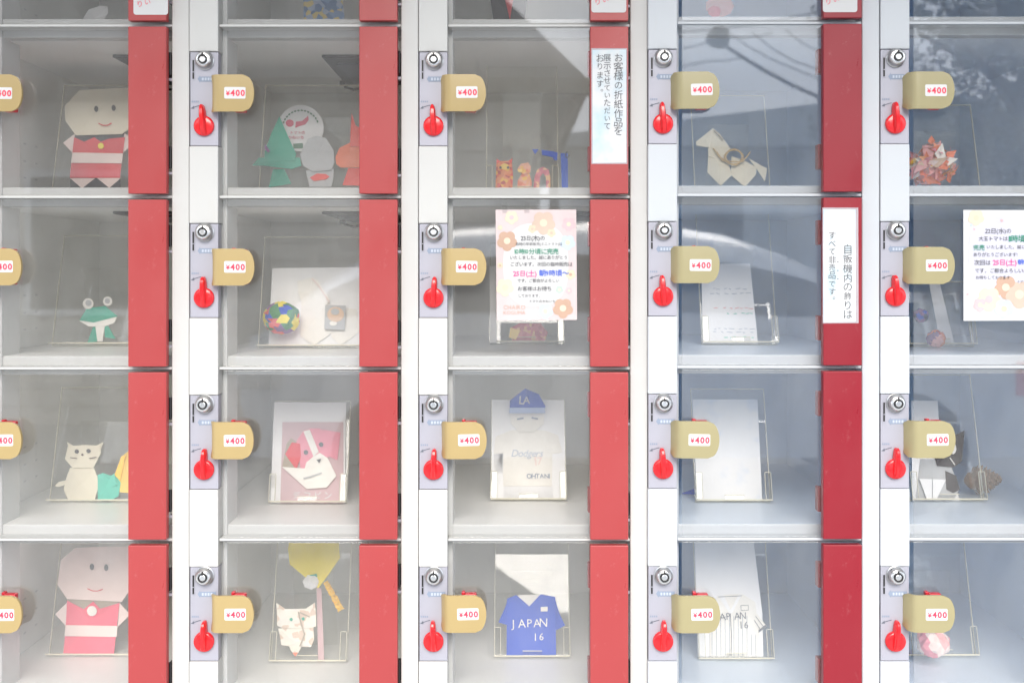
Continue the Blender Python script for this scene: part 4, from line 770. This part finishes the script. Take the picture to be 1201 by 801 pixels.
# ------------------------------------------------------------------ notices on the doors
def sheet3(name, label, cat, y, outline, m, extra=(), th=.0003):
    o = thing(name, W(sum(p[0] for p in outline) / len(outline), sum(p[1] for p in outline) / len(outline), y), label, cat)
    b = MB(); b.prism([W(px, py, y) for px, py in outline], FRONT, th, m); b.build('paper', o); return o
def flat(b, y, pts, m, lay): b.prism([W(px, py, y - .0005 - lay * .00018) for px, py in pts], FRONT, .00006, m)
BEAR = [pm('print_beige', 206, 184, 168), pm('print_tan', 194, 162, 142), pm('print_cream', 222, 206, 184), pm('print_sky', 194, 206, 220), pm('print_pink', 212, 184, 188), pm('print_lemon', 208, 200, 176), pm('print_mint', 184, 208, 190), pm('print_lilac', 206, 206, 220)]
PINKBORD = pm('pink_stationery', 210, 194, 194); WHITEP = mat('notice_white', (.62, .62, .62), .6)
y = -.0042; z = Z(5.34, 570, 235)
o_ = sheet3('paper_notice', 'pink bordered handwritten notice stuck on the clear middle door', 'notice', y, [(581.2, 246.2), (675.8, 246), (676.8, 375.2), (582.6, 376)], PINKBORD)
b = MB(); flat(b, y, z(*[(312 + 205 * math.copysign(abs(math.cos(t)) ** .75, math.cos(t)), 405 + 262 * math.copysign(abs(math.sin(t)) ** .8, math.sin(t))) for t in [2 * math.pi * k_ / 36 for k_ in range(36)]]), WHITEP, 0)
def flower(cx, cy, r, m, m2, lay):
    for k_ in range(5): flat(b, y, z(*circ(cx + r * .55 * math.cos(k_ * 1.2566 + .3), cy + r * .55 * math.sin(k_ * 1.2566 + .3), r * .5, None, 12)), m, lay + k_ * .25)
    flat(b, y, z(*circ(cx, cy, r * .34, None, 10)), m2, lay + 1.5)
for f_ in ((360, 142, 72, 0, 2), (132, 255, 62, 1, 2), (482, 676, 62, 1, 2), (120, 545, 55, 2, 5), (512, 265, 48, 3, 2), (372, 695, 48, 3, 2), (160, 108, 42, 2, 4), (518, 150, 42, 4, 2), (530, 465, 30, 5, 1), (88, 408, 18, 5, 1), (460, 560, 24, 6, 2), (520, 566, 20, 4, 2), (290, 180, 26, 5, 0), (410, 205, 26, 5, 0), (88, 172, 16, 5, 2)): flower(f_[0], f_[1], f_[2], BEAR[f_[3]], BEAR[f_[4]], 1)
b.build('printed_flowers', o_); b = MB(); TX = lambda t, x0, x1, yc, m, **k: textfit(b, t, 570 + x0 / 5.34, 570 + x1 / 5.34, 235 + yc / 5.34, y - .0014, m, **k)
TX('23日(木)の', 218, 372, 237, PENGREY); TX('臨時の早朝販売(ミニトマト)は', 185, 478, 274, PENGREY, off=-.002); TX('10時10分頃に完売', 180, 456, 320, GREENPEN, off=.006); TX('いたしました。誠にありがとう', 148, 512, 358, PENGREY)
TX('ございます。次回の臨時販売は', 150, 542, 400, PENGREY); TX('25日(土)', 170, 316, 458, PINKPEN, off=.008); TX('朝9時頃〜', 332, 520, 455, BLUEPEN, off=.006); TX('です。ご都合がよろしい', 195, 460, 503, PENGREY); TX('お客様はお待ち', 196, 412, 553, PENGREY); TX('しております。', 200, 352, 597, PENGREY); TX('トマトのかねいち', 268, 436, 632, PENGREY)
for t_, yy in (('CHAIRO', 668), ('KOGUMA', 702)): TX(t_, 110, 250, yy, BEAR[1], off=-.012, gap=.12, jit=.02)
b.build('lettering', o_)
for x_ in (408, 502): 
    b2 = MB(); b2.prism([W(480 + x_ / 3.64 + a, 220 + c_, y - .0008) for a, c_ in ((-3, 17), (3, 17), (3, 30), (-3, 30))], FRONT, .0001, clear('clear_tape', .06, (.97, .97, .97))); b2.build('tape', o_)
y = -.0102; z = Z(5.34, 1115, 235)
o_ = sheet3('paper_notice', 'white handwritten notice with pastel prints below the writing, cut off by the photo edge', 'notice', y, [(1129.7, 246.4), (1224.5, 246.6), (1224.6, 376), (1130, 376.4)], WHITEP)
b = MB(); flat(b, y, z(*[(350 + 240 * math.copysign(abs(math.cos(t)) ** .6, math.cos(t)), 360 + 255 * math.copysign(abs(math.sin(t)) ** .6, math.sin(t))) for t in [2 * math.pi * k_ / 36 for k_ in range(36)]]), BEAR[7], 0)
for f_ in ((345, 545, 72, 1, 2), (430, 590, 85, 0, 2), (240, 620, 75, 2, 4), (185, 655, 42, 4, 2), (335, 680, 60, 3, 5), (520, 640, 62, 4, 2), (160, 110, 50, 2, 5), (128, 158, 8, 3, 3), (148, 182, 8, 4, 4), (106, 588, 8, 4, 4), (320, 128, 10, 4, 4)): flower(f_[0], f_[1], f_[2], BEAR[f_[3]], BEAR[f_[4]], 1)
b.build('printed_flowers', o_); b = MB(); TX = lambda t, x0, x1, yc, m, **k: textfit(b, t, 1115 + x0 / 5.34, 1115 + x1 / 5.34, 235 + yc / 5.34, y - .0014, m, **k)
TX('22日(水)の', 216, 382, 192, PENGREY); TX('大玉トマトは', 175, 356, 240, PENGREY); TX('11時頃に', 364, 510, 240, GREENPEN, off=.008); TX('完売', 140, 215, 296, GREENPEN, off=.008); TX('いたしました。誠に', 222, 470, 292, PENGREY); TX('ありがとうございます!', 140, 418, 340, PENGREY)
TX('次回は', 145, 252, 390, PENGREY); TX('25日(土)', 264, 412, 388, PINKPEN, off=.008); TX('朝9時頃〜', 420, 570, 386, BLUEPEN, off=.008); TX('です。ご都合よろしいお客様', 150, 545, 440, PENGREY); TX('お待ちしております', 155, 372, 483, PENGREY); TX('トマトのかねいち', 415, 570, 508, PENGREY)
b.build('lettering', o_)
WASH = mat('watercolour_paper', (.68, .69, .70), .6); n_ = WASH.node_tree; t1 = n_.nodes.new('ShaderNodeTexCoord'); t2 = n_.nodes.new('ShaderNodeTexNoise'); t2.inputs['Scale'].default_value = 30; t2.inputs['Detail'].default_value = 3; t3 = n_.nodes.new('ShaderNodeValToRGB')
t3.color_ramp.elements[0].position = .45; t3.color_ramp.elements[1].position = .68; t3.color_ramp.elements[0].color = (.68, .69, .70, 1); t3.color_ramp.elements[1].color = (.50, .63, .70, 1)
n_.links.new(t1.outputs['Object'], t2.inputs['Vector']); n_.links.new(t2.outputs['Fac'], t3.inputs['Fac']); n_.links.new(t3.outputs[0], n_.nodes['Principled BSDF'].inputs['Base Color'])
SLEEVE = sheer('laminate_sleeve', (.7, .66, .7), .45)
def vtext(b, t, cx, cy0, cy1, y, m, n=None):
    n = n or len(t); sp = (cy1 - cy0) / n; k = U * (D + y) / D
    b.text(t, W(cx - sp * .5, cy0 + sp * .86, y), (1, 0, 0), (0, 0, 1), sp * k, m, off=-.004, vertical=True, jit=.13)
y = -.0156
o_ = sheet3('strip_notice', 'tall white handwritten strip with three columns on the upper middle red strip', 'notice', y, [(694.6, 58.8), (734.2, 58.4), (734.4, 191), (695, 191.4)], WASH)
b = MB(); b.prism([W(px, py, y + .0003) for px, py in ((693.4, 57), (735.6, 57), (735.8, 192.6), (693.6, 192.6))], FRONT, .0002, SLEEVE); b.build('sleeve', o_)
b = MB(); vtext(b, 'お客様の折紙作品を', 685 + 190 / 4.71, 40 + 108 / 4.71, 40 + 562 / 4.71, y - .0005, PENGREY); vtext(b, '展示させていただいて', 685 + 128 / 4.71, 40 + 112 / 4.71, 40 + 530 / 4.71, y - .0005, PENGREY); vtext(b, 'おります。', 685 + 88 / 4.71, 40 + 112 / 4.71, 40 + 345 / 4.71, y - .0005, PENGREY); b.build('lettering', o_)
y = -.0216
o_ = sheet3('strip_notice', 'white handwritten strip in a clear sleeve with two columns on a crimson strip', 'notice', y, [(965.6, 245.6), (1003.4, 246), (1003.6, 377.4), (965.8, 378)], WASH)
b = MB(); b.prism([W(px, py, y + .0003) for px, py in ((964.6, 243.6), (1006.6, 243.8), (1007, 379), (965, 379.4))], FRONT, .0002, SLEEVE); b.build('sleeve', o_)
b = MB(); vtext(b, '自販機内の飾りは', 955 + 210 / 5.34, 235 + 278 / 5.34, 235 + 742 / 5.34, y - .0005, PENGREY); vtext(b, 'すべて非売品です。', 955 + 112 / 5.34, 235 + 195 / 5.34, 235 + 650 / 5.34, y - .0005, PENGREY)
for yy in (385, 440, 492): b.prism([W(955 + p_[0] / 5.34, 235 + p_[1] / 5.34, y - .0005) for p_ in circ(148, yy, 4, 4, 6)], FRONT, .0001, PENGREY)
b.build('lettering', o_)
for x0, x1, yb, xt, yy, lab in ((156.6, 197.2, 17.8, 167, -.0152, 'small white sticker with red handwriting on the leftmost top red strip'), (693.6, 734.4, 15.2, 704, -.0152, 'small white sticker with red handwriting on the middle top red strip'), (965, 1005.4, 14.8, 974.5, -.0212, 'small white sticker with red handwriting on the crimson top strip')):
    r_ = 3; ol = [(x0 + r_ - r_ * math.cos(a), yb - r_ + r_ * math.sin(a)) for a in (0, .5, 1.05, 1.57)] + [(x1 - r_ + r_ * math.sin(a), yb - r_ + r_ * math.cos(a)) for a in (0, .5, 1.05, 1.57)] + [(x1, -62), (x0, -62)]
    o_ = sheet3('strip_sticker', lab, 'sticker', yy, ol, WHITEP); b = MB(); vtext(b, 'り', xt - 3, yb - 17, yb - 8, yy - .0005, PRICE); vtext(b, 'い', xt + 6, yb - 19, yb - 11, yy - .0005, PRICE); b.build('lettering', o_)
